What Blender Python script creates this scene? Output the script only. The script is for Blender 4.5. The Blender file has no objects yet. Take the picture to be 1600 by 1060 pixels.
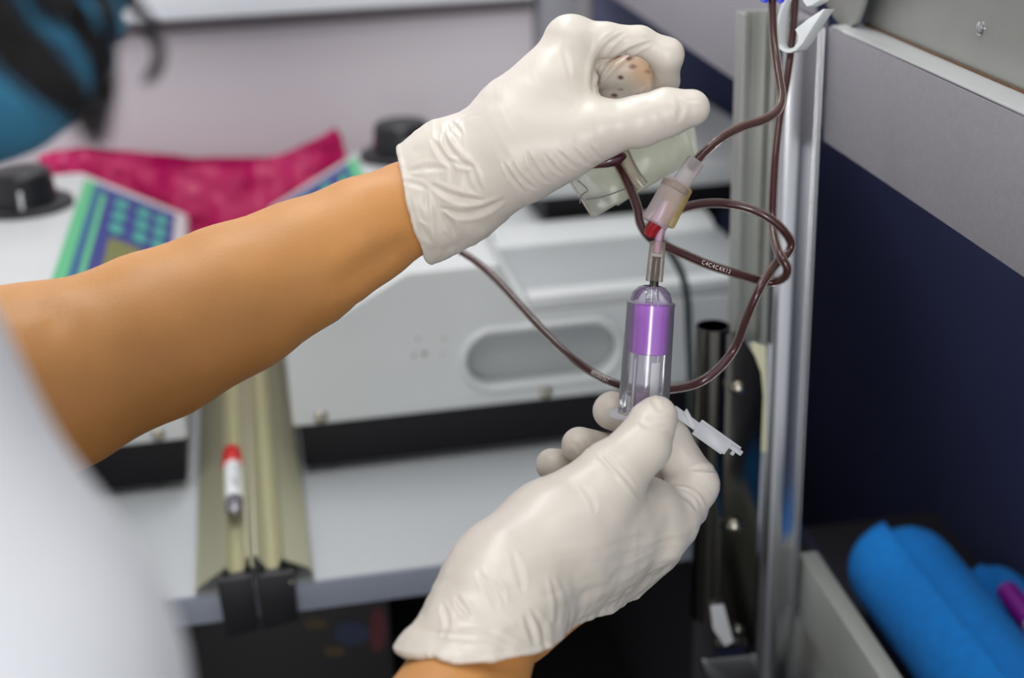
import bpy, bmesh, math, random
import numpy as np
from mathutils import Vector, Matrix
random.seed(4); rng = np.random.default_rng(7)

# ------------------------------------------------------------------ camera, world, lights, exposure
SC = bpy.context.scene
FPX = 2200.0
CAMH = 0.53                      # camera height above the bench top (bench top is z = 0)
def _n(v): return v / np.linalg.norm(v)
_Y = _n(np.array([-460., -870., FPX]))
_Zd = np.array([190., 0., FPX]); _Zd[1] = -(_Y[0]*_Zd[0] + _Y[2]*_Zd[2]) / _Y[1]
_Z = -_n(_Zd); _X = _n(np.cross(_Y, _Z))
ROT = np.array([_X, _Y, _Z])      # rows: world axes written in camera coordinates (x right, y down, z forward)
CAM = np.array([0., 0., CAMH])
cam_data = bpy.data.cameras.new('camera'); cam = bpy.data.objects.new('camera', cam_data)
SC.collection.objects.link(cam); SC.camera = cam
cx, cy, cz = ROT @ np.array([1, 0, 0.]), ROT @ np.array([0, -1, 0.]), ROT @ np.array([0, 0, -1.])
cam.matrix_world = Matrix(((cx[0], cy[0], cz[0], 0), (cx[1], cy[1], cz[1], 0), (cx[2], cy[2], cz[2], CAMH), (0, 0, 0, 1)))
cam_data.sensor_width = 36; cam_data.lens = FPX*36/1600
cam_data.clip_start = 0.01; cam_data.clip_end = 50
cam_data.dof.use_dof = True; cam_data.dof.focus_distance = 0.66; cam_data.dof.aperture_fstop = 4.9; cam_data.dof.aperture_blades = 0

world = bpy.data.worlds.new('world'); SC.world = world; world.use_nodes = True
bg = world.node_tree.nodes['Background']; bg.inputs[0].default_value = (0.93, 0.95, 1.0, 1); bg.inputs[1].default_value = 0.78

def area(name, loc, target, sx, sy, power, col=(1, 1, 1)):
    d = bpy.data.lights.new(name, 'AREA'); d.shape = 'RECTANGLE'; d.size = sx; d.size_y = sy; d.energy = power; d.color = col
    o = bpy.data.objects.new(name, d); SC.collection.objects.link(o); o.location = loc
    o.rotation_euler = (Vector(target) - Vector(loc)).to_track_quat('-Z', 'Y').to_euler(); return o
area('ceiling_tube_light_front', (0.15, 0.25, 1.38), (0.1, 0.7, 0.2), 1.3, 0.16, 3.8, (1.0, 0.98, 0.95))
area('ceiling_tube_light_rear', (0.0, 1.15, 1.40), (0.1, 1.1, 0.0), 1.3, 0.16, 11.0, (0.97, 0.99, 1.0))
area('room_lamp_behind', (-0.5, -2.5, 0.95), (0.17, 0.6, 0.28), 0.62, 1.4, 40, (1.0, 0.99, 0.97))
SC.view_settings.view_transform = 'Standard'; SC.view_settings.look = 'None'
SC.view_settings.gamma = 1.0; SC.view_settings.use_curve_mapping = False; SC.view_settings.exposure = 0.0

# ------------------------------------------------------------------ measuring helpers
def W(px, py, d):
    return ROT @ np.array([(px-800)/FPX*d, (py-530)/FPX*d, d]) + CAM
def ray(px, py): return ROT @ np.array([(px-800)/FPX, (py-530)/FPX, 1.0])
def on_plane(px, py, p0, n):
    r = ray(px, py); p0 = np.array(p0, float); n = np.array(n, float)
    return CAM + r * (np.dot(p0-CAM, n) / np.dot(r, n))
def on_z(px, py, z): return on_plane(px, py, (0, 0, z), (0, 0, 1))
def on_y(px, py, y): return on_plane(px, py, (0, y, 0), (0, 1, 0))
def proj(P):
    v = (P - CAM) @ ROT
    return v[..., 0]/v[..., 2]*FPX+800, v[..., 1]/v[..., 2]*FPX+530, v[..., 2]
SL = 0.0494
def S(c, y, z): return np.array([c + SL*(y-0.8), y, z])       # frame of the rack on the right, turned a few degrees
def px_len(n, d): return n*d/FPX

# ------------------------------------------------------------------ materials
def srgb(r, g, b):
    f = lambda c: (c/255/12.92) if c/255 <= 0.04045 else ((c/255+0.055)/1.055)**2.4
    return (f(r), f(g), f(b), 1)
class NT:
    def __init__(s, name):
        s.m = bpy.data.materials.new(name); s.m.use_nodes = True; s.t = s.m.node_tree
        s.b = s.t.nodes['Principled BSDF']; s.out = s.t.nodes['Material Output']
    def n(s, typ, **kw):
        x = s.t.nodes.new(typ)
        for k, v in kw.items():
            if k.startswith('i_'):
                key = k[2:]; key = int(key) if key.isdigit() else key.replace('_', ' ')
                x.inputs[key].default_value = v
            else: setattr(x, k, v)
        return x
    def l(s, a, b): s.t.links.new(a, b)
def mat(name, col, rough=0.5, metal=0.0, noise=0.0, nscale=60, bump=0.0, bscale=200, sss=0.0, sssr=(1, .4, .25), coat=0.0,
        stretch=None, spec=0.5, sss_scale=0.006):
    q = NT(name); b = q.b
    b.inputs['Base Color'].default_value = col; b.inputs['Roughness'].default_value = rough
    b.inputs['Metallic'].default_value = metal; b.inputs['Specular IOR Level'].default_value = spec
    b.inputs['Coat Weight'].default_value = coat; b.inputs['Coat Roughness'].default_value = 0.12
    if sss:
        b.inputs['Subsurface Weight'].default_value = sss; b.inputs['Subsurface Radius'].default_value = sssr
        b.inputs['Subsurface Scale'].default_value = sss_scale
    tc = q.n('ShaderNodeTexCoord'); mp = q.n('ShaderNodeMapping')
    if stretch: mp.inputs['Scale'].default_value = stretch
    q.l(tc.outputs['Object'], mp.inputs['Vector'])
    if noise:
        nz = q.n('ShaderNodeTexNoise', i_Scale=nscale, i_Detail=5.0); q.l(mp.outputs[0], nz.inputs['Vector'])
        mx = q.n('ShaderNodeMix', data_type='RGBA')
        c0 = [max(0, c*(1-noise)) for c in col[:3]]+[1]; c1 = [min(1, c*(1+noise)) for c in col[:3]]+[1]
        mx.inputs['A'].default_value = c0; mx.inputs['B'].default_value = c1
        q.l(nz.outputs['Fac'], mx.inputs['Factor']); q.l(mx.outputs['Result'], b.inputs['Base Color'])
    if bump:
        nb = q.n('ShaderNodeTexNoise', i_Scale=bscale, i_Detail=3.0); q.l(mp.outputs[0], nb.inputs['Vector'])
        bp = q.n('ShaderNodeBump', i_Strength=bump, i_Distance=0.0005); q.l(nb.outputs['Fac'], bp.inputs['Height'])
        q.l(bp.outputs[0], b.inputs['Normal'])
    return q.m
def clear(name, tint, body, op_face, op_edge, rough=0.1, gloss=0.25):
    """thin clear plastic: see-through head on, denser where the wall is seen edge on, with a glossy surface"""
    q = NT(name); t = q.t; t.nodes.remove(q.b)
    tr = q.n('ShaderNodeBsdfTransparent'); tr.inputs[0].default_value = tint
    di = q.n('ShaderNodeBsdfDiffuse'); di.inputs[0].default_value = body
    tl = q.n('ShaderNodeBsdfTranslucent'); tl.inputs[0].default_value = body
    dm = q.n('ShaderNodeMixShader', i_Fac=0.55); q.l(di.outputs[0], dm.inputs[1]); q.l(tl.outputs[0], dm.inputs[2])
    lw = q.n('ShaderNodeLayerWeight', i_Blend=0.35)
    mr = q.n('ShaderNodeMapRange'); q.l(lw.outputs['Facing'], mr.inputs[0]); mr.inputs[3].default_value = op_face; mr.inputs[4].default_value = op_edge
    m1 = q.n('ShaderNodeMixShader'); q.l(mr.outputs[0], m1.inputs[0]); q.l(tr.outputs[0], m1.inputs[1]); q.l(dm.outputs[0], m1.inputs[2])
    gl = q.n('ShaderNodeBsdfGlossy', i_Roughness=rough)
    fr = q.n('ShaderNodeFresnel', i_IOR=1.45); ml = q.n('ShaderNodeMath', operation='MULTIPLY'); q.l(fr.outputs[0], ml.inputs[0]); ml.inputs[1].default_value = gloss*4
    ml.use_clamp = True
    m2 = q.n('ShaderNodeMixShader'); q.l(ml.outputs[0], m2.inputs[0]); q.l(m1.outputs[0], m2.inputs[1]); q.l(gl.outputs[0], m2.inputs[2])
    q.l(m2.outputs[0], q.out.inputs['Surface'])
    return q.m

M = {}
M['skin'] = mat('skin', srgb(200, 141, 78), 0.52, noise=0.16, nscale=38, bump=0.35, bscale=900, sss=0.18, sss_scale=0.004)
M['white_enamel'] = mat('white_enamel', srgb(206, 209, 208), 0.38, noise=0.02, nscale=20, coat=0.2)
M['base_black'] = mat('base_black', srgb(14, 13, 18), 0.5, spec=0.25)
M['black_plastic'] = mat('black_plastic', srgb(24, 24, 28), 0.35)
M['slot_grey'] = mat('slot_grey', srgb(165, 170, 170), 0.4)
M['screw_metal'] = mat('screw_metal', srgb(170, 165, 150), 0.28, 1.0)
M['steel'] = mat('steel', srgb(190, 192, 195), 0.22, 1.0, noise=0.15, nscale=8, stretch=(30, 30, 1))
M['steel_dull'] = mat('steel_dull', srgb(158, 160, 154), 0.42, 0.45, noise=0.12, nscale=25, bump=0.2, bscale=300)
M['steel_dark'] = mat('steel_dark', srgb(96, 94, 88), 0.16, 1.0, noise=0.3, nscale=12, stretch=(8, 8, 1))
M['brushed'] = mat('brushed', srgb(156, 153, 159), 0.6, 0.25, noise=0.10, nscale=220, bump=0.3, bscale=900, stretch=(1, 1, 1))
M['ledge'] = mat('ledge', srgb(205, 207, 207), 0.35, 0.35, noise=0.08, nscale=30)
M['navy'] = mat('navy', srgb(52, 57, 88), 0.38, noise=0.15, nscale=15)
M['lip'] = mat('lip', srgb(172, 175, 168), 0.4, 0.3, noise=0.06, nscale=40)
M['alu'] = mat('alu', srgb(196, 194, 166), 0.36, 0.55, noise=0.05, nscale=30, stretch=(40, 1, 40))
M['bench_top'] = mat('bench_top', srgb(176, 180, 182), 0.45, noise=0.05, nscale=300)
M['bench_edge'] = mat('bench_edge', srgb(132, 138, 150), 0.5, noise=0.04, nscale=200)
M['wall'] = mat('wall_paint', srgb(234, 227, 232), 0.6, noise=0.02, nscale=6)
M['wall_trim'] = mat('wall_trim', srgb(238, 239, 245), 0.5)
M['taupe'] = mat('taupe', srgb(120, 112, 116), 0.6)
M['grey_trim'] = mat('grey_trim', srgb(150, 150, 156), 0.5)
M['dark_floor'] = mat('dark_floor', srgb(30, 27, 32), 0.6, noise=0.2, nscale=10)
M['cabinet'] = mat('cabinet', srgb(26, 25, 30), 0.6)
M['ceiling'] = mat('ceiling_paint', srgb(222, 222, 220), 0.8)
M['cloth_white'] = mat('cloth_white', srgb(222, 224, 230), 0.85, noise=0.03, nscale=30, bump=0.3, bscale=700)
M['mask'] = mat('mask_fabric', srgb(70, 150, 190), 0.8, noise=0.06, nscale=80)
M['hair'] = mat('hair', srgb(22, 18, 20), 0.4)
M['pink'] = mat('pink_plastic', srgb(196, 8, 92), 0.38, noise=0.12, nscale=12, coat=0.12, sss=0.15, sss_scale=0.01, sssr=(1, .3, .6))
M['purple_cap'] = mat('purple_cap', srgb(178, 96, 212), 0.28, coat=0.6, sss=0.1, sss_scale=0.003)
M['red_cap'] = mat('red_cap', srgb(205, 28, 26), 0.35, coat=0.3)
M['label_white'] = mat('label_white', srgb(226, 228, 228), 0.5)
M['ink'] = mat('ink', srgb(60, 60, 66), 0.6)
M['print_white'] = mat('print_white', srgb(225, 215, 215), 0.6)
M['clamp_white'] = mat('clamp_white', srgb(226, 230, 232), 0.35, sss=0.3, sss_scale=0.004, sssr=(1, 1, 1))
M['clamp_blue'] = mat('clamp_blue', srgb(20, 40, 190), 0.35)
M['cable'] = mat('cable_rubber', srgb(22, 34, 32), 0.45)
M['cream_pad'] = mat('cream_pad', srgb(206, 204, 172), 0.6, noise=0.08, nscale=50)
M['towel'] = mat('towel', srgb(2, 122, 206), 0.95, noise=0.22, nscale=120, bump=1.0, bscale=1400)
M['marker_purple'] = mat('marker_purple', srgb(120, 12, 130), 0.35)
M['marker_body'] = mat('marker_body', srgb(190, 190, 215), 0.4)
M['blood'] = mat('blood', srgb(60, 17, 30), 0.3, coat=0.3, spec=0.5)
M['blood_bright'] = mat('blood_bright', srgb(150, 14, 30), 0.2, coat=0.5)
M['blood_thin'] = mat('blood_thin', srgb(196, 160, 190), 0.3)
M['panel_blue'] = mat('panel_blue', srgb(40, 52, 132), 0.4)
M['panel_teal'] = mat('panel_teal', srgb(30, 96, 140), 0.4)
M['panel_green'] = mat('panel_green', srgb(92, 190, 132), 0.4)
M['panel_button'] = mat('panel_button', srgb(70, 168, 150), 0.4)
M['lcd'] = mat('lcd', srgb(120, 122, 60), 0.3)
M['rust'] = mat('rust', srgb(96, 66, 34), 0.8, noise=0.4, nscale=200)
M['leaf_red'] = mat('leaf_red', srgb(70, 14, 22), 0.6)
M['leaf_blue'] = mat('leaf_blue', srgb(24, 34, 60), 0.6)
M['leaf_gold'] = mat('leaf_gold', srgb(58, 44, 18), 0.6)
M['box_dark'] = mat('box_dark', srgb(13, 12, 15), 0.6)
M['pvc'] = clear('clear_pvc', (0.99, 0.97, 0.96, 1), srgb(214, 190, 160), 0.0, 0.36, 0.14, 0.12)
M['pvc_thick'] = clear('clear_pvc_thick', (0.95, 0.92, 0.90, 1), srgb(232, 220, 205), 0.16, 0.80, 0.15, 0.22)
M['holder'] = clear('clear_holder', (0.99, 0.99, 1, 1), srgb(240, 241, 250), 0.10, 0.50, 0.10, 0.30)
M['tube_glass'] = clear('clear_tube', (0.98, 0.97, 1, 1), srgb(238, 232, 248), 0.14, 0.45, 0.08, 0.18)
M['connector'] = clear('clear_connector', (0.97, 0.95, 0.93, 1), srgb(244, 236, 240), 0.42, 0.75, 0.2, 0.12)
M['connector_amber'] = clear('amber_connector', (0.98, 0.90, 0.72, 1), srgb(245, 222, 160), 0.40, 0.7, 0.2, 0.12)
M['shield'] = clear('frosted_shield', (0.97, 0.97, 0.98, 1), srgb(244, 246, 250), 0.6, 0.88, 0.25, 0.12)
M['pouch'] = clear('pouch_film', (0.95, 0.96, 0.92, 1), srgb(232, 234, 222), 0.40, 0.75, 0.22, 0.12)

def glove_material():
    q = NT('latex_glove'); b = q.b
    at = q.n('ShaderNodeAttribute', attribute_name='stain')
    nz = q.n('ShaderNodeTexNoise', i_Scale=26.0, i_Detail=4.0); tc = q.n('ShaderNodeTexCoord'); q.l(tc.outputs['Object'], nz.inputs['Vector'])
    mx = q.n('ShaderNodeMix', data_type='RGBA'); mx.inputs['A'].default_value = srgb(208, 201, 187); mx.inputs['B'].default_value = srgb(218, 210, 202)
    q.l(nz.outputs['Fac'], mx.inputs['Factor'])
    sp = q.n('ShaderNodeSeparateColor'); q.l(at.outputs['Color'], sp.inputs[0])
    m2 = q.n('ShaderNodeMix', data_type='RGBA'); q.l(sp.outputs['Green'], m2.inputs['Factor']); q.l(mx.outputs['Result'], m2.inputs['A']); m2.inputs['B'].default_value = srgb(205, 160, 112)
    m3 = q.n('ShaderNodeMix', data_type='RGBA'); q.l(sp.outputs['Red'], m3.inputs['Factor']); q.l(m2.outputs['Result'], m3.inputs['A']); m3.inputs['B'].default_value = srgb(92, 22, 30)
    q.l(m3.outputs['Result'], b.inputs['Base Color'])
    b.inputs['Roughness'].default_value = 0.42; b.inputs['Subsurface Weight'].default_value = 0.25
    b.inputs['Subsurface Radius'].default_value = (1, .7, .55); b.inputs['Subsurface Scale'].default_value = 0.004
    b.inputs['Coat Weight'].default_value = 0.12; b.inputs['Coat Roughness'].default_value = 0.3
    return q.m
M['glove'] = glove_material()

# ------------------------------------------------------------------ object helpers
COL = SC.collection
def link(name, me, material, parent=None, smooth=False):
    o = bpy.data.objects.new(name, me); COL.objects.link(o)
    if material is not None: me.materials.append(M[material] if isinstance(material, str) else material)
    if smooth: me.shade_smooth()
    if parent is not None:
        o.parent = parent; o.matrix_parent_inverse = parent.matrix_world.inverted() if parent.type != 'EMPTY' else Matrix.Translation(-Vector(parent.location))
    return o
def mesh(name, verts, faces):
    me = bpy.data.meshes.new(name); me.from_pydata([tuple(v) for v in verts], [], faces); me.update(); return me
def thing(name, label, cat, loc, group=None):
    o = bpy.data.objects.new(name, None); COL.objects.link(o); o.location = tuple(loc); o.empty_display_size = 0.02
    return tag(o, label, cat, group)
def tag(o, label, cat, group=None):
    o['label'] = label; o['category'] = cat
    if group: o['group'] = group
    return o
def structure(o): o['kind'] = 'structure'; return o
def bevel(me, w, seg=2, ang=30):
    bm = bmesh.new(); bm.from_mesh(me)
    ed = [e for e in bm.edges if len(e.link_faces) == 2 and e.calc_face_angle(0) > math.radians(ang)]
    bmesh.ops.bevel(bm, geom=ed, offset=w, segments=seg, profile=0.6, affect='EDGES', clamp_overlap=True)
    bmesh.ops.recalc_face_normals(bm, faces=bm.faces); bm.to_mesh(me); bm.free(); me.update()
def prism(name, poly, ext, material, parent=None, bev=0.0, seg=2, smooth=True):
    """poly: 3D points of one face; ext: extrusion vector"""
    n = len(poly); ext = np.array(ext, float)
    v = [np.array(p, float) for p in poly] + [np.array(p, float)+ext for p in poly]
    f = [tuple(range(n)), tuple(range(2*n-1, n-1, -1))] + [(i, i+n, (i+1) % n+n, (i+1) % n) for i in range(n)]
    me = mesh(name, v, f)
    bm = bmesh.new(); bm.from_mesh(me); bmesh.ops.recalc_face_normals(bm, faces=bm.faces); bm.to_mesh(me); bm.free()
    if bev: bevel(me, bev, seg)
    o = link(name, me, material, parent)
    if smooth: smooth_by_angle(me)
    return o
def smooth_by_angle(me, ang=35):
    me.shade_smooth()
    bm = bmesh.new(); bm.from_mesh(me)
    for e in bm.edges:
        if len(e.link_faces) == 2 and e.calc_face_angle(0) > math.radians(ang): e.smooth = False
    bm.to_mesh(me); bm.free()
def box(name, x0, x1, y0, y1, z0, z1, material, parent=None, bev=0.001, frame=None):
    fr = frame or (lambda a, b, c: np.array([a, b, c], float))
    return prism(name, [fr(x0, y0, z0), fr(x1, y0, z0), fr(x1, y0, z1), fr(x0, y0, z1)], fr(x0, y1, z0)-fr(x0, y0, z0), material, parent, bev)
def spline(pts, per=10):
    P = [np.array(p, float) for p in pts]; P = [2*P[0]-P[1]] + P + [2*P[-1]-P[-2]]; out = []
    for i in range(1, len(P)-2):
        p0, p1, p2, p3 = P[i-1:i+3]
        for k in range(per):
            t = k/per; out.append(0.5*((2*p1)+(-p0+p2)*t+(2*p0-5*p1+4*p2-p3)*t*t+(-p0+3*p1-3*p2+p3)*t**3))
    out.append(P[-2]); return np.array(out)
def frames(path):
    T = np.gradient(path, axis=0); T /= np.linalg.norm(T, axis=1)[:, None]
    a = np.array([0, 0, 1.]) if abs(T[0][2]) < .9 else np.array([1., 0, 0]); N = [_n(np.cross(T[0], a))]
    for i in range(1, len(path)):
        v = N[-1] - T[i]*np.dot(N[-1], T[i]); N.append(_n(v))
    N = np.array(N); return T, N, np.cross(T, N)
def tube_mesh(name, path, r, seg=16, caps=True):
    r = np.full(len(path), r) if np.isscalar(r) else np.asarray(r)
    T, N, B = frames(path); v = []; f = []
    for i in range(len(path)):
        for k in range(seg):
            a = 2*math.pi*k/seg; v.append(path[i] + r[i]*(math.cos(a)*N[i]+math.sin(a)*B[i]))
    for i in range(len(path)-1):
        for k in range(seg): f.append((i*seg+k, i*seg+(k+1) % seg, (i+1)*seg+(k+1) % seg, (i+1)*seg+k))
    if caps: f.append(tuple(range(seg-1, -1, -1))); f.append(tuple((len(path)-1)*seg+k for k in range(seg)))
    return mesh(name, v, f)
def tube(name, path, r, material, parent=None, seg=16, caps=True):
    o = link(name, tube_mesh(name, np.array(path, float), r, seg, caps), material, parent); smooth_by_angle(o.data, 50); return o
def lathe(name, a, b, prof, material, parent=None, seg=32, caps=True):
    """prof: (t along a->b in 0..1, radius)"""
    a = np.array(a, float); b = np.array(b, float)
    T = _n(b-a); u = np.array([0, 0, 1.]) if abs(T[2]) < .9 else np.array([1., 0, 0]); N = _n(np.cross(T, u)); B = np.cross(T, N)
    v = []; f = []
    for t, r in prof:
        for k in range(seg):
            an = 2*math.pi*k/seg; v.append(a+(b-a)*t+max(r, 1e-5)*(math.cos(an)*N+math.sin(an)*B))
    for i in range(len(prof)-1):
        for k in range(seg): f.append((i*seg+k, i*seg+(k+1) % seg, (i+1)*seg+(k+1) % seg, (i+1)*seg+k))
    if caps: f.append(tuple(range(seg-1, -1, -1))); f.append(tuple((len(prof)-1)*seg+k for k in range(seg)))
    me = mesh(name, v, f); bm = bmesh.new(); bm.from_mesh(me); bmesh.ops.recalc_face_normals(bm, faces=bm.faces); bm.to_mesh(me); bm.free()
    o = link(name, me, material, parent); smooth_by_angle(me, 40); return o
def dome(name, c, axis, r, h, material, parent=None):
    c = np.array(c, float); axis = _n(np.array(axis, float))
    return lathe(name, c, c+axis*h, [(0, r*.98), (.12, r), (.4, r*.9), (.7, r*.66), (.9, r*.36), (1.0, r*.06)], material, parent, 20)
def text_mesh(name, s, size):
    cu = bpy.data.curves.new('tmp_text', 'FONT'); cu.body = s; cu.size = size; cu.align_x = 'CENTER'; cu.align_y = 'CENTER'; cu.resolution_u = 3; cu.space_character = 1.2
    o = bpy.data.objects.new('tmp_text', cu); COL.objects.link(o)
    dg = bpy.context.evaluated_depsgraph_get(); me = bpy.data.meshes.new_from_object(o.evaluated_get(dg)); me.name = name
    bpy.data.objects.remove(o); bpy.data.curves.remove(cu)
    bm = bmesh.new(); bm.from_mesh(me)
    bmesh.ops.subdivide_edges(bm, edges=[e for e in bm.edges if e.calc_length() > size*.2], cuts=2); bmesh.ops.triangulate(bm, faces=bm.faces); bm.to_mesh(me); bm.free()
    return me
def print_on_tube(name, s, size, path, r, centre_px, up_hint, material, parent):
    """lettering wrapped on a tube of radius r, facing the camera side"""
    px, py, _ = proj(path); i = int(np.argmin((px-centre_px[0])**2+(py-centre_px[1])**2))
    T = _n(path[min(i+2, len(path)-1)]-path[max(i-2, 0)])
    if (T @ ROT)[0] < 0: T = -T
    V = _n(CAM-path[i]); V = _n(V-T*np.dot(V, T)); U = np.cross(V, T)
    d = np.linalg.norm(np.diff(path, axis=0), axis=1); cum = np.concatenate([[0], np.cumsum(d)]); sg = 1 if np.dot(path[-1 if i < len(path)-2 else i]-path[i-1], T) >= 0 else -1
    sg = 1 if np.dot(path[i+1]-path[i-1], T) > 0 else -1
    me = text_mesh(name, s, size)
    for v in me.vertices:
        u, w = v.co.x, v.co.y; sc = cum[i]+sg*u
        P = np.array([np.interp(sc, cum, path[:, k]) for k in range(3)]); th = w/r
        v.co = P + (r+0.00012)*(math.cos(th)*V+math.sin(th)*U)
    return link(name, me, material, parent)

# ------------------------------------------------------------------ distance-field modelling for bodies and gloves
class SDF:
    def __init__(s, lo, hi, h, far=0.03):
        s.h = h; s.far = far; s.lo = np.array(lo, float)
        n = np.ceil((np.array(hi)-s.lo)/h).astype(int)+1; s.n = n
        s.ax = [(s.lo[i]+h*np.arange(n[i])).astype(np.float32) for i in range(3)]
        s.X = s.ax[0][:, None, None]; s.Y = s.ax[1][None, :, None]; s.Z = s.ax[2][None, None, :]
    def cone(s, a, b, ra, rb):
        a = np.asarray(a, np.float32); b = np.asarray(b, np.float32); ab = b-a; L2 = float(ab@ab)+1e-12
        # evaluate near the primitive only; far cells get a safe large value
        R = max(ra, rb)+s.far
        lo = np.minimum(a, b)-R; hi = np.maximum(a, b)+R
        sl = []
        for i in range(3):
            i0 = int(np.clip(math.floor((lo[i]-s.lo[i])/s.h), 0, s.n[i])); i1 = int(np.clip(math.ceil((hi[i]-s.lo[i])/s.h)+1, 0, s.n[i])); sl.append(slice(i0, max(i1, i0)))
        D = np.full(tuple(s.n), s.far, np.float32)
        x = s.X[sl[0]]-a[0]; y = s.Y[:, sl[1]]-a[1]; z = s.Z[:, :, sl[2]]-a[2]
        t = np.clip((x*ab[0]+y*ab[1]+z*ab[2])/L2, 0, 1)
        d = np.sqrt((x-t*ab[0])**2+(y-t*ab[1])**2+(z-t*ab[2])**2)-(ra+(rb-ra)*t)
        D[sl[0], sl[1], sl[2]] = np.minimum(d, s.far); return D
    def ball(s, a, r): return s.cone(a, np.asarray(a)+1e-5, r, r)
    def chain(s, pts, radii, k=0.004):
        D = None
        for i in range(len(pts)-1):
            d = s.cone(pts[i], pts[i+1], radii[i], radii[i+1]); D = d if D is None else smin(D, d, k)
        return D
    def plane(s, p, n):       # positive on the side n points to
        n = _n(np.asarray(n, float)); return ((s.X-p[0])*n[0]+(s.Y-p[1])*n[1]+(s.Z-p[2])*n[2]).astype(np.float32)
def smin(a, b, k):
    h = np.maximum(k-np.abs(a-b), 0)/k; m = np.minimum(a, b); return np.where(m > 0.028, m, m-h*h*(k*0.25))
def smax(a, b, k):
    h = np.maximum(k-np.abs(a-b), 0)/k; return np.maximum(a, b)+h*h*(k*0.25)
def nets(F, lo, h):
    s = F < 0; nx, ny, nz = F.shape
    c = np.zeros((nx-1, ny-1, nz-1), np.uint8)
    for dx in (0, 1):
        for dy in (0, 1):
            for dz in (0, 1): c += s[dx:nx-1+dx, dy:ny-1+dy, dz:nz-1+dz]
    act = (c > 0) & (c < 8); idx = -np.ones(act.shape, np.int64); ii = np.argwhere(act); idx[act] = np.arange(len(ii))
    pos = np.zeros((len(ii), 3)); cnt = np.zeros(len(ii))
    i, j, k = ii.T
    for ax in range(3):
        o = [a for a in range(3) if a != ax]
        for u in (0, 1):
            for v in (0, 1):
                off = [0, 0, 0]; off[o[0]] = u; off[o[1]] = v; off2 = list(off); off2[ax] = 1
                a = F[i+off[0], j+off[1], k+off[2]]; b = F[i+off2[0], j+off2[1], k+off2[2]]
                m = (a < 0) != (b < 0); t = np.where(m, a/np.where(m, a-b, 1), 0)
                p = np.zeros((len(ii), 3)); p[:, o[0]] = u; p[:, o[1]] = v; p[:, ax] = t
                pos[m] += p[m]; cnt[m] += 1
    V = (ii+pos/cnt[:, None])*h+np.array(lo); faces = []
    for ax in range(3):
        sl0 = [slice(None)]*3; sl1 = [slice(None)]*3; sl0[ax] = slice(0, -1); sl1[ax] = slice(1, None)
        A = s[tuple(sl0)]; B = s[tuple(sl1)]
        e = np.argwhere(A != B); flip = A[tuple(e.T)]
        o = [a for a in range(3) if a != ax]
        ok = (e[:, o[0]] > 0) & (e[:, o[1]] > 0) & (e[:, o[0]] < F.shape[o[0]]-1) & (e[:, o[1]] < F.shape[o[1]]-1)
        e = e[ok]; flip = flip[ok]
        q = []
        for (u, v) in ((0, 0), (1, 0), (1, 1), (0, 1)):
            g = e.copy(); g[:, o[0]] -= u; g[:, o[1]] -= v; q.append(idx[tuple(g.T)])
        q = np.stack(q, 1)
        if ax == 1: flip = ~flip
        q[~flip] = q[~flip][:, ::-1]; faces.append(q)
    return V, np.concatenate(faces)
def mesh_np(name, V, Q):
    me = bpy.data.meshes.new(name); me.vertices.add(len(V)); me.vertices.foreach_set('co', V.astype(np.float32).ravel())
    me.loops.add(Q.size); me.loops.foreach_set('vertex_index', Q.astype(np.int32).ravel())
    me.polygons.add(len(Q)); me.polygons.foreach_set('loop_start', np.arange(0, Q.size, 4, dtype=np.int32))
    me.update(calc_edges=True); me.validate(); me.shade_smooth(); return me
def vnormals(V, Q):
    a = V[Q[:, 2]]-V[Q[:, 0]]; b = V[Q[:, 3]]-V[Q[:, 1]]; fn = np.cross(a, b); N = np.zeros_like(V)
    for c in range(4):
        for k in range(3): N[:, k] += np.bincount(Q[:, c], fn[:, k], len(V))
    return N/np.maximum(np.linalg.norm(N, axis=1), 1e-12)[:, None]
def relax(V, Q, it=2, lam=0.5):
    for _ in range(it):
        S_ = np.zeros_like(V); n = np.zeros(len(V))
        for c in range(4):
            for d in (1, 3):
                t = Q[:, (c+d) % 4]
                for k in range(3): S_[:, k] += np.bincount(Q[:, c], V[t, k], len(V))
                n += np.bincount(Q[:, c], minlength=len(V))
        V = V*(1-lam)+lam*S_/np.maximum(n, 1)[:, None]
    return V
def subdiv(V, Q):
    n = len(V); m = len(V)+1
    E_ = np.concatenate([np.sort(Q[:, [i, (i+1) % 4]], 1) for i in range(4)]); key = E_[:, 0]*m+E_[:, 1]
    u, first, inv = np.unique(key, return_index=True, return_inverse=True); inv = inv.reshape(4, -1)
    em = (V[E_[first, 0]]+V[E_[first, 1]])/2; fm = V[Q].mean(1)
    ei = inv+n; fi = np.arange(len(Q))+n+len(u)
    out = np.concatenate([np.stack([Q[:, i], ei[i], fi, ei[(i+3) % 4]], 1) for i in range(4)])
    return np.concatenate([V, em, fm]), out
def seg_dist(px, py, line):
    """distance to a polyline and 0..1 position along it"""
    best = np.full(len(px), 1e9); pos = np.zeros(len(px)); L = [0]
    for a, b in zip(line[:-1], line[1:]): L.append(L[-1]+math.dist(a, b))
    for i, (a, b) in enumerate(zip(line[:-1], line[1:])):
        ab = np.array(b, float)-a; l2 = ab@ab; t = np.clip(((px-a[0])*ab[0]+(py-a[1])*ab[1])/l2, 0, 1)
        d = np.hypot(px-a[0]-t*ab[0], py-a[1]-t*ab[1]); m = d < best; best[m] = d[m]; pos[m] = (L[i]+t[m]*math.sqrt(l2))/L[-1]
    return best, pos
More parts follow.
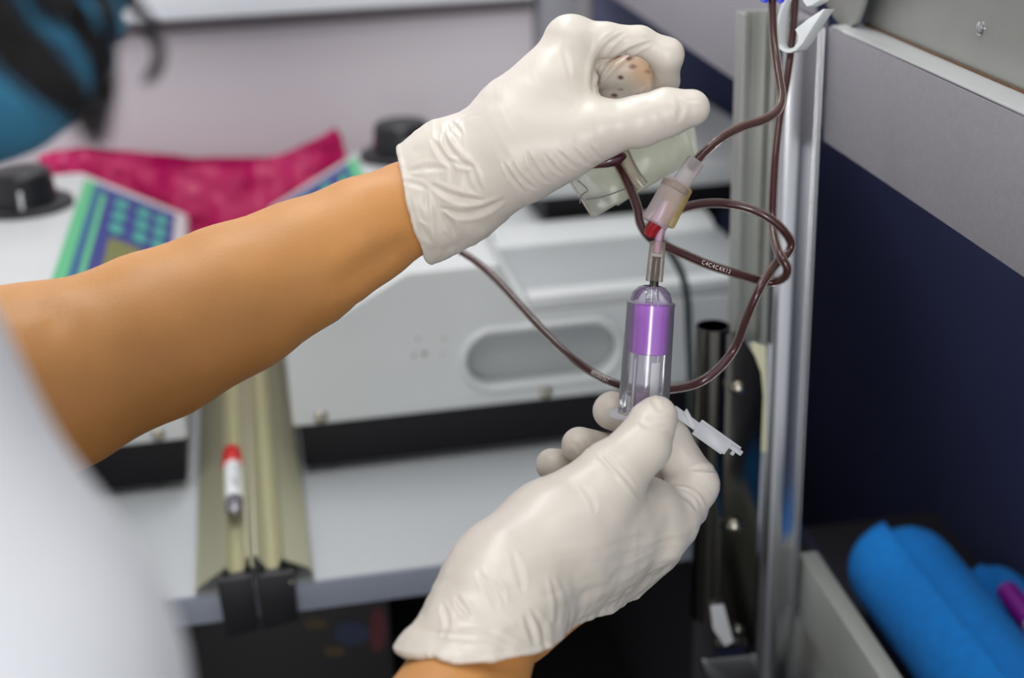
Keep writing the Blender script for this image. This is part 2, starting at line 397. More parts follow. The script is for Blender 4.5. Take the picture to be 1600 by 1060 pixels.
def vnoise(P, scale, seed=0):
    """smooth value noise in 3D"""
    r = np.random.default_rng(seed).random((32, 32, 32)); q = P*scale; i = np.floor(q).astype(int); f = q-i; f = f*f*(3-2*f); o = 0
    for dx in (0, 1):
        for dy in (0, 1):
            for dz in (0, 1):
                w = (f[:, 0] if dx else 1-f[:, 0])*(f[:, 1] if dy else 1-f[:, 1])*(f[:, 2] if dz else 1-f[:, 2])
                o = o + w*r[(i[:, 0]+dx) % 32, (i[:, 1]+dy) % 32, (i[:, 2]+dz) % 32]
    return o*2-1

# ================================================================== THE SETTING
structure(box('floor', -2.2, 2.2, -1.2, 1.75, -0.87, -0.82, 'dark_floor', bev=0))
structure(box('ceiling', -2.2, 2.2, -1.2, 1.75, 1.45, 1.50, 'ceiling', bev=0))
structure(box('wall_back', -2.2, 2.2, 1.62, 1.72, -0.82, 1.45, 'wall', bev=0))
# white ledge along back wall, its shadow below painted as a taupe strip
z0, z1 = on_y(500, 40, 1.59)[2], on_y(500, 14, 1.59)[2]
t = structure(box('trim_1', -1.2, 0.325, 1.575, 1.622, z1, z1+0.05, 'wall_trim', bev=0.002))
structure(box('ledge_shadow', -1.2, 0.325, 1.600, 1.622, z0, z1, 'taupe', bev=0.001))
xa, xb = on_y(848, 20, 1.56)[0], on_y(905, 20, 1.56)[0]
structure(box('trim_3', xa, xb, 1.56, 1.622, -0.1, 1.4, 'grey_trim', bev=0.002))

# workbench
wb = thing('workbench', 'light grey laminate workbench with a darker front edge under the machines', 'workbench', (0.1, 0.88, -0.82))
box('tabletop', -0.9, 0.335, 0.8815, 1.60, -0.022, 0.0, 'bench_top', wb, 0.0008)
box('edge_band', -0.9, 0.335, 0.8785, 0.8813, -0.0222, -0.0002, 'bench_edge', wb, 0.0005)
box('side_panel', -0.9, -0.88, 0.90, 1.58, -0.82, -0.0225, 'cabinet', wb)
box('back_panel', -0.879, 0.36, 1.40, 1.42, -0.82, -0.0225, 'cabinet', wb)
box('side_panel', 0.31, 0.33, 0.93, 1.399, -0.82, -0.0225, 'cabinet', wb)
box('lower_shelf', -0.879, 0.309, 0.95, 1.399, -0.32, -0.30, 'cabinet', wb)
# dim carton with a leaf print standing under the bench
cy0 = 1.02
ca = on_y(300, 960, cy0); cb = on_y(612, 1000, cy0)
ct = thing('carton', 'dim dark carton with faint coloured leaf print standing under the bench', 'box', ((ca[0]+cb[0])/2, cy0, -0.30))
box('carton_body', ca[0], cb[0], cy0, cy0+0.18, -0.2995, -0.05, 'box_dark', ct, 0.002)
for nm, m_, c0, dx, dy in (('leaf_print', 'leaf_red', (588, 985), 16, 38), ('leaf_print', 'leaf_blue', (545, 990), 34, 20), ('leaf_print', 'leaf_gold', (520, 1018), 20, 9), ('leaf_print', 'leaf_gold', (490, 975), 22, 10)):
    pts = []
    for k in range(14):
        a = 2*math.pi*k/14; r_ = abs(math.cos(a/2))**.6
        pts.append(on_y(c0[0]+dx*math.cos(a)*(.6+.4*r_), c0[1]+dy*math.sin(a)*(.6+.4*r_), cy0-0.0006))
    prism(nm, pts, (0, 0.0004, 0), m_, ct, smooth=False)

# ================================================================== rack on the right
c1, c2 = 0.340, 0.560
rk = thing('storage_rack', 'grey steel rack with navy panels and a deep tray along the right', 'rack', S(0.45, 0.9, -0.82))
zb = 0.316
box('top_bar', c1, c1+0.012, 0.15, 0.7905, zb, 0.3845, 'brushed', rk, 0.0006, S)
box('top_bar', c1, c1+0.012, 0.8225, 1.50, zb, 0.3845, 'brushed', rk, 0.0006, S)
box('ledge', c1, c1+0.0325, 0.15, 0.785, 0.385, 0.3862, 'ledge', rk, 0.0004, S)
box('upper_plate', c1+0.0190, c1+0.0215, 0.15, 0.783, 0.3864, 0.62, 'steel_dull', rk, 0.0004, S)
box('upper_plate', c1+0.002, c1+0.0045, 0.8225, 1.50, 0.3864, 0.62, 'brushed', rk, 0.0004, S)
box('rust_seam', c1+0.0175, c1+0.0189, 0.15, 0.781, 0.3863, 0.3872, 'rust', rk, 0.0002, S)
box('back_panel', c2, c2+0.012, 0.10, 1.54, -0.82, 0.62, 'navy', rk, 0.001, S)
box('end_panel', 0.345, c2-0.0005, 1.528, 1.54, -0.82, 0.62, 'navy', rk, 0.001, S)
box('tray_floor', c1+0.0005, c2-0.0005, 0.15, 1.04, -0.112, -0.106, 'cabinet', rk, 0.0005, S)
box('tray_floor_ridge', 0.431, 0.433, 0.15, 1.04, -0.1058, -0.104, 'navy', rk, 0.0003, S)
lipp = box('tray_lip', c1, c1+0.0135, 0.15, 0.7965, -0.026, 0.024, 'lip', rk, 0.0022, S)
box('tray_wall', c1+0.0145, c1+0.0165, 0.15, 0.97, -0.1055, -0.04, 'lip', rk, 0.0004, S)
box('lower_shelf', c1-0.001, c2-0.001, 0.15, 0.772, -0.135, -0.128, 'lip', rk, 0.0006, S)
box('lower_shelf_lip', c1-0.001, c1+0.004, 0.15, 0.772, -0.128, -0.075, 'cabinet', rk, 0.0006, S)
for p in ((1397, 412), (1285, 583), (1373, 716)):
    P = on_plane(p[0], p[1], S(c2, 0.8, 0), (1, -SL, 0)); dome('rivet', P, (-1, SL, 0), 0.0028, 0.0015, 'black_plastic', rk)
P = on_plane(1532, 45, S(c1+0.0190, 0.8, 0), (1, -SL, 0))
lathe('plate_rivet', P, P+np.array([-0.0015, 0, 0]), [(0, .0034), (.5, .0034), (.9, .0026), (1, .0012)], 'steel', rk, 20)
# bent steel lever flap above the ledge
fc = S(c1+0.012, 0.8, 0)
fl = [on_plane(x, y, fc, (1, -SL, 0)) for x, y in ((1262, -120), (1296, 0), (1311, 26), (1324, 43), (1333, 44), (1345, 36), (1354, 12), (1362, -18), (1385, -120))]
fo = prism('lever_flap', fl, (-0.004, 0, 0), 'steel_dull', None, 0.001, 2); tag(fo, 'bent grey steel lever tab hanging over the rack ledge', 'lever')
# post and channel
def zy(px, py, y): return on_y(px, py, y)
PY = 0.79
def post_x(px): return on_y(px, 480, PY)[0]
def column(name, secs, y0, y1, ztop, zbot, material, parent, bev=0.002, seg=3):
    return prism(name, [(x, y, zbot) for x, y in secs], (0, 0, ztop-zbot), material, parent, bev, seg)
ps = thing('steel_post', 'tall polished steel post at the corner of the rack', 'post', (post_x(1240), PY, -0.82))
xl, xr = post_x(1207), post_x(1268)
column('post_body', [(xl, PY+0.006), (xl+0.004, PY+0.0005), (xl+0.013, PY-0.001), (xl+0.0135, PY+0.002), (xr-0.002, PY+0.0025), (xr-0.0018, PY-0.0005), (xr, PY-0.0005), (xr, PY+0.028), (xl, PY+0.028)], 0, 0, 0.3842, -0.82, 'steel', ps, 0.0009, 2)
ch = thing('steel_channel', 'flat grey steel channel left of the polished post, ending above the bracket', 'channel', (post_x(1180), PY, 0.17))
xl2, xr2 = post_x(1152), post_x(1206)
zc0, zc1 = zy(1180, 541, PY+0.006)[2], zy(1180, 20, PY+0.006)[2]
column('channel_body', [(xl2, PY+0.004), (xl2+0.0035, PY+0.004), (xl2+0.004, PY+0.012), (xr2-0.0055, PY+0.012), (xr2-0.005, PY+0.003), (xr2-0.001, PY+0.003), (xr2-0.001, PY+0.018), (xl2, PY+0.018)], 0, 0, zc1, zc0, 'steel_dull', ch, 0.0007, 2)
for zz in (0.30,):
    box('channel_rib', xl2+0.0085, xl2+0.0105, PY+0.0105, PY+0.0125, zc0, zc1, 'steel_dull', ch, 0.0004)
# bracket: open steel pipe with a screwed plate
BD = 0.775
br = thing('pipe_bracket', 'dark polished steel pipe holder with screwed plate beside the post', 'bracket', on_y(1120, 960, BD))
def by(px, py): return on_y(px, py, BD)
pr_ = 0.0108
pt, pb = by(1114, 509), by(1110, 960)
pc = np.array([pt[0], BD, pt[2]]); pcb = np.array([pt[0], BD, pb[2]])
lathe('pipe', pc, pcb, [(0.05, pr_*.86), (0.0005, pr_*.86), (0.0, pr_*.92), (0.0008, pr_), (1.0, pr_), (1.0, pr_*.5)], 'steel_dark', br, 40, caps=False)
plate = [by(1144, 512), by(1158, 526), by(1172, 548), by(1182, 575), by(1185, 610)]
zpb = by(1150, 1000)[2]
xp = [p[0] for p in plate]
poly = [np.array([pt[0]+0.004, BD-0.009, plate[0][2]])] + [np.array([p[0], BD-0.009, p[2]]) for p in plate] + [np.array([plate[-1][0], BD-0.009, zpb]), np.array([pt[0]+0.004, BD-0.009, zpb])]
prism('plate', poly, (0, 0.0022, 0), 'steel_dark', br, 0.0006, 2)
for p in ((1153, 606), (1147, 822)):
    P = on_y(p[0], p[1], BD-0.0092); s_ = dome('screw', P, (0, -1, 0), 0.0055, 0.0048, 'screw_metal', br)
    prism('screw_slot', [P+np.array([-.0011, -.0049, -.0004]), P+np.array([.0011, -.0049, -.0004]), P+np.array([.0011, -.0049, .0004]), P+np.array([-.0011, -.0049, .0004])], (0, 0.0004, 0), 'black_plastic', s_)
pd = [by(1170, 530), by(1192, 537), by(1193, 700), by(1175, 700)]
pad = prism('backing_pad', [np.array([p[0], BD-0.0066, p[2]]) for p in pd], (0, 0.0035, 0), 'cream_pad', br, 0.0012, 2)
sc_ = [by(1083, 1010), by(1094, 1012), by(1150, 1006), by(1168, 1004), by(1172, 1075), by(1140, 1066), by(1108, 1052), by(1090, 1034)]
prism('scoop', [np.array([p[0], BD-0.012, p[2]]) for p in sc_], (0.0, -0.006, 0.002), 'steel', br, 0.0012, 2)
sh = [by(1100, 930), by(1120, 928), by(1135, 985), by(1122, 992), by(1104, 966)]
prism('clip', [np.array([p[0], BD-0.013, p[2]]) for p in sh], (0, -0.0015, 0), 'shield', br, 0.0004)
nb_ = by(1146, 972); dome('screw', (nb_[0], BD-0.0092, nb_[2]), (0, -1, 0), 0.0045, 0.004, 'steel_dark', br)

# ================================================================== shaker machines on the bench
def pill(cxx, czz, hx, hz, n=12):
    r = hz; pts = []
    for k in range(n+1):
        a = -math.pi/2+math.pi*k/n; pts.append((cxx+hx-r+r*math.cos(a), czz+r*math.sin(a)))
    for k in range(n+1):
        a = math.pi/2+math.pi*k/n; pts.append((cxx-hx+r+r*math.cos(a), czz+r*math.sin(a)))
    return pts
Y0, Y1 = 1.04, 1.44
def machine(sign, xo, label):
    """sign +1: sloped panel faces left (right machine); -1 mirrored"""
    X = lambda u: xo+sign*u
    t = thing('tube_shaker', label, 'laboratory machine', (X(0.2), (Y0+Y1)/2, 0))
    prof = [(0, .047), (0, .117), (.099, .17), (.174, .17), (.193, .126), (.413, .126), (.413, .047)]
    body = prism('housing', [(X(u), Y0, z) for u, z in prof], (0, Y1-Y0, 0), 'white_enamel', t, 0.0045, 3)
    cut = prism('cutter', [(X(0.206)+a, Y0-0.01, b) for a, b in pill(0, .0885, .062, .022)], (0, 0.024, 0), None, None)
    md = body.modifiers.new('slot', 'BOOLEAN'); md.object = cut; md.solver = 'EXACT'
    me = bpy.data.meshes.new_from_object(body.evaluated_get(bpy.context.evaluated_depsgraph_get())); body.modifiers.clear(); body.data = me
    bpy.data.objects.remove(cut); smooth_by_angle(me, 30)
    rim = [(X(0.206)+a, Y0-0.0005, b) for a, b in pill(0, .0885, .0655, .0255)]; rim.append(rim[0])
    tube('slot_rim', spline(rim, 2), 0.0034, 'white_enamel', t, 10, False)
    lin = [(X(0.206)+a, Y0+0.0105, b) for a, b in pill(0, .0885, .0615, .0215)]
    prism('slot_liner', lin, (0, 0.003, 0), 'slot_grey', t, 0.001)
    for sx in (0.023, 0.208, 0.39):
        P = np.array([X(sx), Y0, .054]); s = dome('screw', P, (0, -1, 0), .0055, .0030, 'screw_metal', t)
        prism('screw_slot', [P+np.array([-.003, -.0029, -.0004]), P+np.array([.003, -.0029, -.0004]), P+np.array([.003, -.0029, .0004]), P+np.array([-.003, -.0029, .0004])], (0, 0.0004, 0), 'black_plastic', s)
    box('front_rim', *sorted((X(.196), X(.413))), Y0, Y0+0.022, .1262, .139, 'white_enamel', t, 0.004)
    box('tray_plate', *sorted((X(.20), X(.41))), Y0+0.030, Y0+0.160, .1262, .1292, 'slot_grey', t, 0.001)
    prism('tray_ramp', [(X(.20), Y0+.162, .1262), (X(.20), Y0+.208, .1262), (X(.20), Y0+.208, .136), (X(.20), Y0+.185, .134)], (sign*.21, 0, 0), 'white_enamel', t, 0.002)
    box('base', *sorted((X(.006), X(.41))), Y0+0.007, Y1-0.005, .007, .0468, 'base_black', t, 0.002)
    for fx in (.03, .385):
        for fy in (Y0+.03, Y1-.03): lathe('foot', (X(fx), fy, .007), (X(fx), fy, 0), [(0, .013), (.6, .013), (1, .010)], 'base_black', t, 20)
    # knob on the head
    K = np.array([X(.140), Y0+.285 if sign < 0 else Y0+.36, .17]); 
    kb = lathe('knob', K+[0, 0, .0002], K+[0, 0, .036], [(0, .044), (.13, .044), (.17, .042), (.18, .030), (.85, .0278), (.93, .027), (1, .024)], 'black_plastic', t, 44)
    prism('knob_pointer', [K+np.array([-.0015+.002, -.0316, .0062]), K+np.array([.0035, -.0316, .0062]), K+np.array([.0035, -.0288, .022]), K+np.array([.0005, -.0288, .022])], (0, -.0014, 0), 'label_white', kb)
    return t, X
mr_, XR = machine(1, 0.007, 'white tube shaker with recessed side handle and black base behind the lower hand')
ml_, XL = machine(-1, -0.075, 'white tube shaker at the left with black knob and blue-green keypad facing right')
def slope_frame(X, sign):
    lo_ = np.array([X(0), 0, .117]); hi_ = np.array([X(.099), 0, .17]); e = _n(hi_-lo_); L = np.linalg.norm(hi_-lo_)
    n = np.cross(e, [0, 1, 0]) if sign > 0 else np.cross([0, 1, 0], e)
    n = n if n[2] > 0 else -n
    return lambda v, y, h=0.0: lo_+e*L*v+np.array([0, y, 0])+n*h, n, lo_
def keypad(t, X, sign):
    F, n, p0 = slope_frame(X, sign)
    def q(name, v0, v1, y0, y1, m_, h0=0.0002, th=0.0006, par=t, bev=0.0):
        return prism(name, [F(v0, y0, h0), F(v1, y0, h0), F(v1, y1, h0), F(v0, y1, h0)], n*th, m_, par, bev, smooth=False)
    k = q('keypad', .12, .955, Y0+.03, Y1-.022, 'panel_blue')
    q('keypad_stripe', .86, .955, Y0+.03, Y1-.022, 'panel_green', .0009, .0003, k)
    q('keypad_stripe', .80, .86, Y0+.03, Y1-.022, 'panel_teal', .0009, .0003, k)
    q('keypad_stripe', .745, .79, Y0+.03, Y1-.05, 'panel_green', .0009, .0003, k)
    q('keypad_stripe', .14, .70, Y1-.035, Y1-.028, 'panel_teal', .0009, .0003, k)
    q('display', .36, .64, Y0+.14, Y0+.225, 'lcd', .0009, .0006, k)
    for i, vv in enumerate((.60, .40, .24)):
        for j, yy in enumerate((Y0+.255, Y0+.295, Y0+.335)):
            c = F(vv, yy, .0009); pts = []
            for a in range(16):
                an = 2*math.pi*a/16; pts.append(F(vv+.062*math.cos(an), yy+.0145*math.sin(an), .0009))
            prism('key', pts, n*.0012, 'panel_button', k, smooth=False)
keypad(ml_, XL, -1); keypad(mr_, XR, 1)
# dirt specks on the near face of the right machine
for p, r_ in (((647, 556), .0011), ((663, 553), .0016), ((653, 530), .0009), ((694, 530), .0009), ((692, 553), .0007)):
    P = on_y(p[0], p[1], Y0-.0001); lathe('speck', P, P+np.array([0, -.0002, 0]), [(0, r_*1.2), (1, r_)], 'rust', mr_, 10)

# low device behind the tray
dv = thing('rear_device', 'white and black flat device behind the right shaker, below the raised hand', 'laboratory machine', (0.36, 1.38, 0.0))
xa, xb = on_z(828, 312, .15)[0], 0.505
zl = on_y(990, 296, 1.262)[2]
box('lower_case', xa+.012, xb, 1.264, 1.50, .1265, zl-.0005, 'base_black', dv, 0.002)
box('lid', xa, xb, 1.252, 1.51, zl, zl+.024, 'white_enamel', dv, 0.005)
box('support', xa+.03, xb-.003, 1.445, 1.50, 0.0005, .126, 'base_black', dv, 0.002)

# ---- aluminium rails with black end blocks
def rail(name, xs, label, y0, y1):
    t = thing(name, label, 'rail', (xs[0][0], y0, 0))
    xs = [(x, z*1.5) for x, z in xs]; top = [(x, z) for x, z in xs]; bot = [(x, z-.0016) for x, z in reversed(xs)]
    v = top+bot; prism('channel', [(x, y0, z) for x, z in v], (0, y1-y0, 0), 'alu', t, 0.0)
    return t
def groove(a, b, z, d, n=8): return [(a+(b-a)*k/n, z-d*math.sin(math.pi*k/n)) for k in range(n+1)]
rl1 = rail('aluminium_rail', [(-.0725, .0035), (-.070, .006), (-.0525, .0135), (-.0505, .0155)]+groove(-.049, -.0365, .0145, .0075)+[(-.035, .0185), (-.0335, .0185), (-.0325, .013), (-.0312, .013)],
           'pale aluminium channel rail holding the red-capped tube', .8785, 1.44)
rl2 = rail('aluminium_rail', [(-.0305, .013), (-.0295, .0185), (-.0275, .0185), (-.0255, .0155)]+groove(-.024, -.012, .0145, .0065)+[(-.010, .0165), (-.0085, .0145), (.0085, .0085), (.0105, .004)],
           'pale empty aluminium channel rail next to the right shaker', .8790, 1.44)
prism('end_block', [(-.0565, .868, .0165), (-.0322, .868, .0175), (-.0318, .868, -.027), (-.0545, .868, -.030)], (0, .0100, 0), 'black_plastic', rl1, .0012)
prism('end_block', [(-.0302, .869, .0165), (-.0035, .869, .0160), (-.0035, .869, -.0235), (-.0290, .869, -.028)], (0, .0090, 0), 'black_plastic', rl2, .0012)
for b_ in (rl1, rl2):
    x0 = -.0495 if b_ is rl1 else -.0245
    box('packing', x0, x0+.010, .90, 1.43, .0002, .0045, 'alu', b_, 0)
P = on_y(455, 910, .8685)
lathe('block_chip', P, P+np.array([0, -.0004, 0]), [(0, .0012), (1, .0008)], 'alu', rl2, 8)

# ---- red-capped tube on the rail
gx = -.0428; zc = .0234
rt = thing('blood_tube', 'small blood tube with red cap and white label lying on the rail', 'test tube', (gx, .985, zc))
A = np.array([gx+.0006, .955, zc-.0005]); B_ = np.array([gx-.0006, 1.058, zc+.0008]); dr = _n(B_-A)
lathe('glass', A, A+(B_-A)*.84, [(0, .0006), (.012, .0035), (.04, .0055), (.09, .0065), (1, .0065)], 'tube_glass', rt, 28)
lathe('tube_label', A+(B_-A)*.17, A+(B_-A)*.74, [(0, .0067), (1, .0067)], 'label_white', rt, 32, caps=False)
lathe('cap', A+(B_-A)*.72, B_, [(0, .0068), (.02, .0083), (.5, .0082), (.55, .0078), (.95, .0070), (1, .0062)], 'red_cap', rt, 32)
lathe('residue', A+dr*.002, A+dr*.010, [(0, .001), (.3, .0045), (1, .0052)], 'steel', rt, 20)
me = text_mesh('lettering', 'CT 1347', .0092)
cdir = _n(CAM-(A+B_)/2); up_ = _n(cdir-dr*np.dot(cdir, dr)); sd = np.cross(dr, up_)
for v in me.vertices:
    u, w = v.co.x, v.co.y; th = (w+.001)/.0068
    v.co = A+(B_-A)*.46 - dr*u*-1*-1 + .0069*(math.cos(th)*up_ + math.sin(th)*sd)
link('lettering', me, 'ink', rt)

# ---- pink plastic bag behind the machines
def sheet(name, top, bot, y_of, material, parent=None, nu=90, nv=22, th=.0008, amp=.006, seed=3):
    top = np.array(top, float); bot = np.array(bot, float); V = []; fc = []
    for i in range(nu+1):
        u = i/nu*(len(top)-1); a = [np.interp(u, range(len(top)), top[:, k]) for k in (0, 1)]; b = [np.interp(u, range(len(bot)), bot[:, k]) for k in (0, 1)]
        for j in range(nv+1):
            v = j/nv; p = on_y(a[0]+(b[0]-a[0])*v, a[1]+(b[1]-a[1])*v, y_of(i/nu, v)); V.append(p)
    V = np.array(V); nz = vnoise(V*np.array([1, .3, .45])+3, 46, seed)+.5*vnoise(V+9, 90, seed+1); V[:, 1] += amp*nz
    for i in range(nu):
        for j in range(nv):
            a = i*(nv+1)+j; fc.append((a, a+1, a+nv+2, a+nv+1))
    n = len(V); V2 = V+np.array([0, th, 0]); fc2 = [tuple(x+n for x in reversed(f)) for f in fc]
    me = mesh(name, np.concatenate([V, V2]), fc+fc2); me.shade_smooth(); return link(name, me, material, parent)
bag = thing('plastic_bag', 'crumpled magenta plastic bag slumped between the two shakers', 'bag', (-.04, 1.5, 0))
sheet('bag_front', [(60, 242), (95, 236), (150, 238), (230, 258), (300, 262), (380, 262), (440, 243), (500, 212), (526, 202), (540, 238)],
      [(60, 300), (130, 330), (200, 420), (250, 470), (300, 480), (380, 480), (440, 470), (470, 420), (500, 360), (545, 300)], lambda u, v: 1.505-.035*math.sin(3.0*u*v)*(1-u)-.02*v, 'pink', bag, amp=.009)
sheet('bag_back', [(62, 240), (130, 229), (200, 236), (300, 246), (420, 246), (470, 232), (524, 200), (535, 215)],
      [(62, 290), (150, 330), (220, 400), (300, 420), (400, 420), (440, 400), (500, 330), (540, 270)], lambda u, v: 1.545-.01*v, 'pink', bag, amp=.004, seed=8)

# ---- black cable behind the holder
cb_ = [on_y(1010, 350, 1.02), on_y(1045, 392, 1.02), on_y(1066, 430, 1.015), on_y(1074, 470, 1.01), on_y(1076, 520, 1.01), on_y(1079, 590, 1.0), on_y(1080, 640, .99), on_y(1082, 760, .985)]
cb_[-1][2] = 0.004; cb_ = cb_[:1]+cb_[1:]
tag(tube('power_cable', spline(cb_, 10), .0030, 'cable', None, 12), 'thin black cable hanging in front of the right shaker', 'cable')

# ---- blue towels and marker in the tray
def towel(name, A_, B_2, r, turns, label, seed):
    A_ = np.array(A_, float); B_2 = np.array(B_2, float); T = _n(B_2-A_); N = _n(np.cross(T, [0, 0, 1])); U = np.cross(N, T); L = np.linalg.norm(B_2-A_)
    nth, ns = 60*turns, 64; th_ = .0034; prof = []
    for k in range(nth+1):
        a = 2*math.pi*turns*k/nth; rr = r*(1-.80*(1-k/nth)); prof.append((rr*math.cos(a+1.2), rr*math.sin(a+1.2), rr, a))
    V = []; F_ = []
    rs = np.random.default_rng(seed)
    for j in range(ns+1):
        s = j/ns
        end = min(s, 1-s)*L; rd = 1-.22*math.exp(-(end/.006)**1.2)
        for (a, b, rr, an) in prof: 
            w = 1+.012*math.sin(9*s+an*.5)+.006*rs.standard_normal()
            V.append(A_+T*L*s+(N*a*1.04+U*b*.94)*rd*w)
    m = len(prof)
    for j in range(ns):
        for k in range(m-1): F_.append((j*m+k, j*m+k+1, (j+1)*m+k+1, (j+1)*m+k))
    me = mesh(name, V, F_); me.shade_smooth(); o = link(name, me, 'towel'); o.modifiers.new('thick', 'SOLIDIFY').thickness = th_
    return tag(o, label, 'towel')
towel('rolled_towel', S(.4650, .905, -.0625), S(.4650, .50, -.0625), .0430, 3, 'large rolled bright blue towel behind the steel tray lip', 1)
towel('rolled_towel', S(.5345, .880, -.0815), S(.5345, .55, -.0815), .0235, 3, 'smaller blue cloth roll behind the big towel, touching the marker', 2)
mk = thing('marker_pen', 'purple and white marker pen lying on the smaller blue cloth roll', 'pen', S(.525, .80, -.04))
ma = on_z(1572, 922, -.050); mdir = _n(S(.515, .60, -.043)-S(.525, .85, -.042)); 
lathe('cap', ma, ma+mdir*.045, [(0, .0060), (.04, .0082), (.93, .0090), (1, .0090)], 'marker_purple', mk, 24)
lathe('barrel', ma+mdir*.046, ma+mdir*.14, [(0, .0078), (.02, .0084), (1, .0084)], 'marker_body', mk, 24)
lathe('grip_ring', ma+mdir*.0452, ma+mdir*.0458, [(0, .0082), (1, .0082)], 'black_plastic', mk, 24)

# ================================================================== blood lines
def pp(l): return [W(*p) for p in l]
blood_r, pvc_r = .00178, .00238
def line(name, label, pts, per=9, shift=None, core='blood', r=1.0):
    path = spline(pp(pts), per); t = thing(name, label, 'tube', path[len(path)//2])
    tube('tubing', path, pvc_r*r, 'pvc', t, 18); tube('blood_column', path, blood_r*r, core, t, 14)
    return t, path
t1, path1 = line('blood_line', 'maroon blood tube kinking from the blue clip down to the connector',
     [(1204, -400, .705), (1206, -60, .70), (1207, 10, .70), (1210, 70, .697), (1217, 120, .69), (1221, 150, .684), (1215, 172, .677), (1196, 186, .67), (1160, 198, .66), (1128, 215, .652), (1103, 236, .648), (1088, 252, .646), (1079, 264, .645)])
t3, path3 = line('blood_line', 'dark blood tube dropping vertically through the white pinch clamp and looping to the elbow',
     [(1248, -400, .717), (1243, -60, .715), (1242, 0, .715), (1238, 60, .715), (1230, 120, .712), (1219, 180, .71), (1212, 240, .705), (1208, 300, .702), (1207, 345, .699), (1211, 378, .687), (1220, 401, .675), (1230, 419, .674), (1225, 434, .680), (1206, 441, .685), (1186, 438, .683), (1155, 429, .675), (1110, 415, .667), (1065, 396, .660), (1034, 382, .655), (1014, 370, .656), (1001, 350, .658), (996, 325, .660), (987, 300, .662), (974, 272, .664), (962, 250, .668), (950, 225, .672)])
t4, path4 = line('blood_line', 'long dark blood tube looping from the connector behind the needle holder to the left',
     [(1052, 334, .664), (1066, 326, .668), (1095, 319, .674), (1130, 318, .682), (1168, 325, .683), (1200, 340, .682), (1222, 358, .684), (1236, 380, .690), (1230, 397, .690), (1214, 411, .685), (1197, 434, .674), (1182, 461, .669), (1165, 500, .676), (1150, 540, .69), (1126, 573, .69), (1092, 598, .69), (1050, 608, .70), (1005, 609, .705), (962, 600, .71), (925, 582, .72), (890, 556, .73), (850, 518, .745), (815, 480, .76), (780, 442, .775), (745, 410, .79), (708, 386, .80)])
t5, path5 = line('blood_line', 'short thin tube between connector and needle adaptor', [(1042, 338, .650), (1036, 352, .650), (1031, 366, .650), (1028, 382, .650), (1026, 396, .650)], core='blood_thin', r=.95)
print_on_tube('lettering', 'C4C4C4X12', .0028, path3, pvc_r, (1113, 416), None, 'print_white', t3)
print_on_tube('lettering', '80260261', .0026, path4, pvc_r, (942, 591), None, 'print_white', t4)

# Y connector
cn = thing('y_connector', 'clear and amber plastic connector joining the blood tubes above the needle holder', 'connector', W(1045, 310, .647))
lathe('inlet_sleeve', W(1088, 251, .647), W(1052, 304, .647), [(0, .0040), (.05, .0043), (1, .0043)], 'connector', cn, 24)
lathe('connector_body', W(1060, 284, .648), W(1022, 350, .648), [(0, .0048), (.06, .0062), (.12, .0066), (.95, .0064), (1, .0058)], 'connector', cn, 28)
lathe('amber_side', W(1066, 289, .6495), W(1037, 351, .6495), [(0, .0044), (.06, .0056), (.95, .0052), (1, .0046)], 'connector_amber', cn, 28)
lathe('collar', W(1058, 287, .6475), W(1052, 298, .6475), [(0, .0055), (.2, .0068), (.9, .0069), (1, .0060)], 'pvc_thick', cn, 28)
lathe('inner_fluid', W(1045, 318, .648), W(1026, 349, .648), [(0, .0030), (1, .0034)], 'blood_thin', cn, 20)
lathe('red_elbow', W(1029, 343, .6485), W(1013, 369, .652), [(0, .0036), (.7, .0034), (.95, .0026), (1, .0012)], 'blood_bright', cn, 20)
# adaptor onto the needle
ad = thing('needle_adaptor', 'clear luer adaptor sleeve on top of the purple-capped needle holder', 'adaptor', W(1023, 420, .65))
lathe('sleeve', W(1028, 378, .650), W(1022, 440, .650), [(0, .0034), (.02, .0037), (.5, .0039), (1, .0040)], 'pvc_thick', ad, 24)
lathe('dark_core', W(1026, 402, .650), W(1023, 432, .650), [(0, .0024), (.1, .0019), (1, .0022)], 'blood', ad, 18)
lathe('hub', W(1023, 430, .650), W(1021.5, 449, .650), [(0, .0016), (.2, .0021), (1, .0021)], 'steel_dark', ad, 18)

# ---- needle holder with purple-capped tube
HT, HB = W(1019, 447, .6465), W(1004.5, 652, .6545); ax_ = _n(HB-HT); HL = np.linalg.norm(HB-HT)
hd = thing('needle_holder', 'clear plastic needle holder gripped in the lower gloved hand', 'needle holder', HB)
lathe('barrel', HT, HB, [(0, .0042), (.01, .0062), (.05, .0086), (.115, .0098), (.125, .0112), (.16, .0110), (.93, .0118), (1, .0118)], 'holder', hd, 48, caps=False)
lathe('flange', HB-ax_*.0016, HB, [(0, .0116), (.05, .0158), (.9, .0160), (1, .0118)], 'shield', hd, 48, caps=False)
lathe('needle_seat', HT+ax_*.001, HT+ax_*.011, [(0, .0030), (.6, .0034), (1, .0030)], 'holder', hd, 20)
for a in (0.3, 1.5, 2.8, 4.2, 5.4):
    N0 = _n(np.cross(ax_, [0, 1, 0])); B0 = np.cross(ax_, N0); d0 = N0*math.cos(a)+B0*math.sin(a)
    s0 = np.cross(ax_, d0)*.0004
    prism('rib', [HT+ax_*.002+d0*.0035-s0, HT+ax_*.0085+d0*.0092-s0, HT+ax_*.0085+d0*.0035-s0], s0*2, 'shield', hd, smooth=False)
s1, s2 = W(1062, 648, .655), W(1152, 712, .652); sd_ = _n(s2-s1); up2 = _n(np.cross(_n(CAM-s1), sd_)); fw = np.cross(sd_, up2)
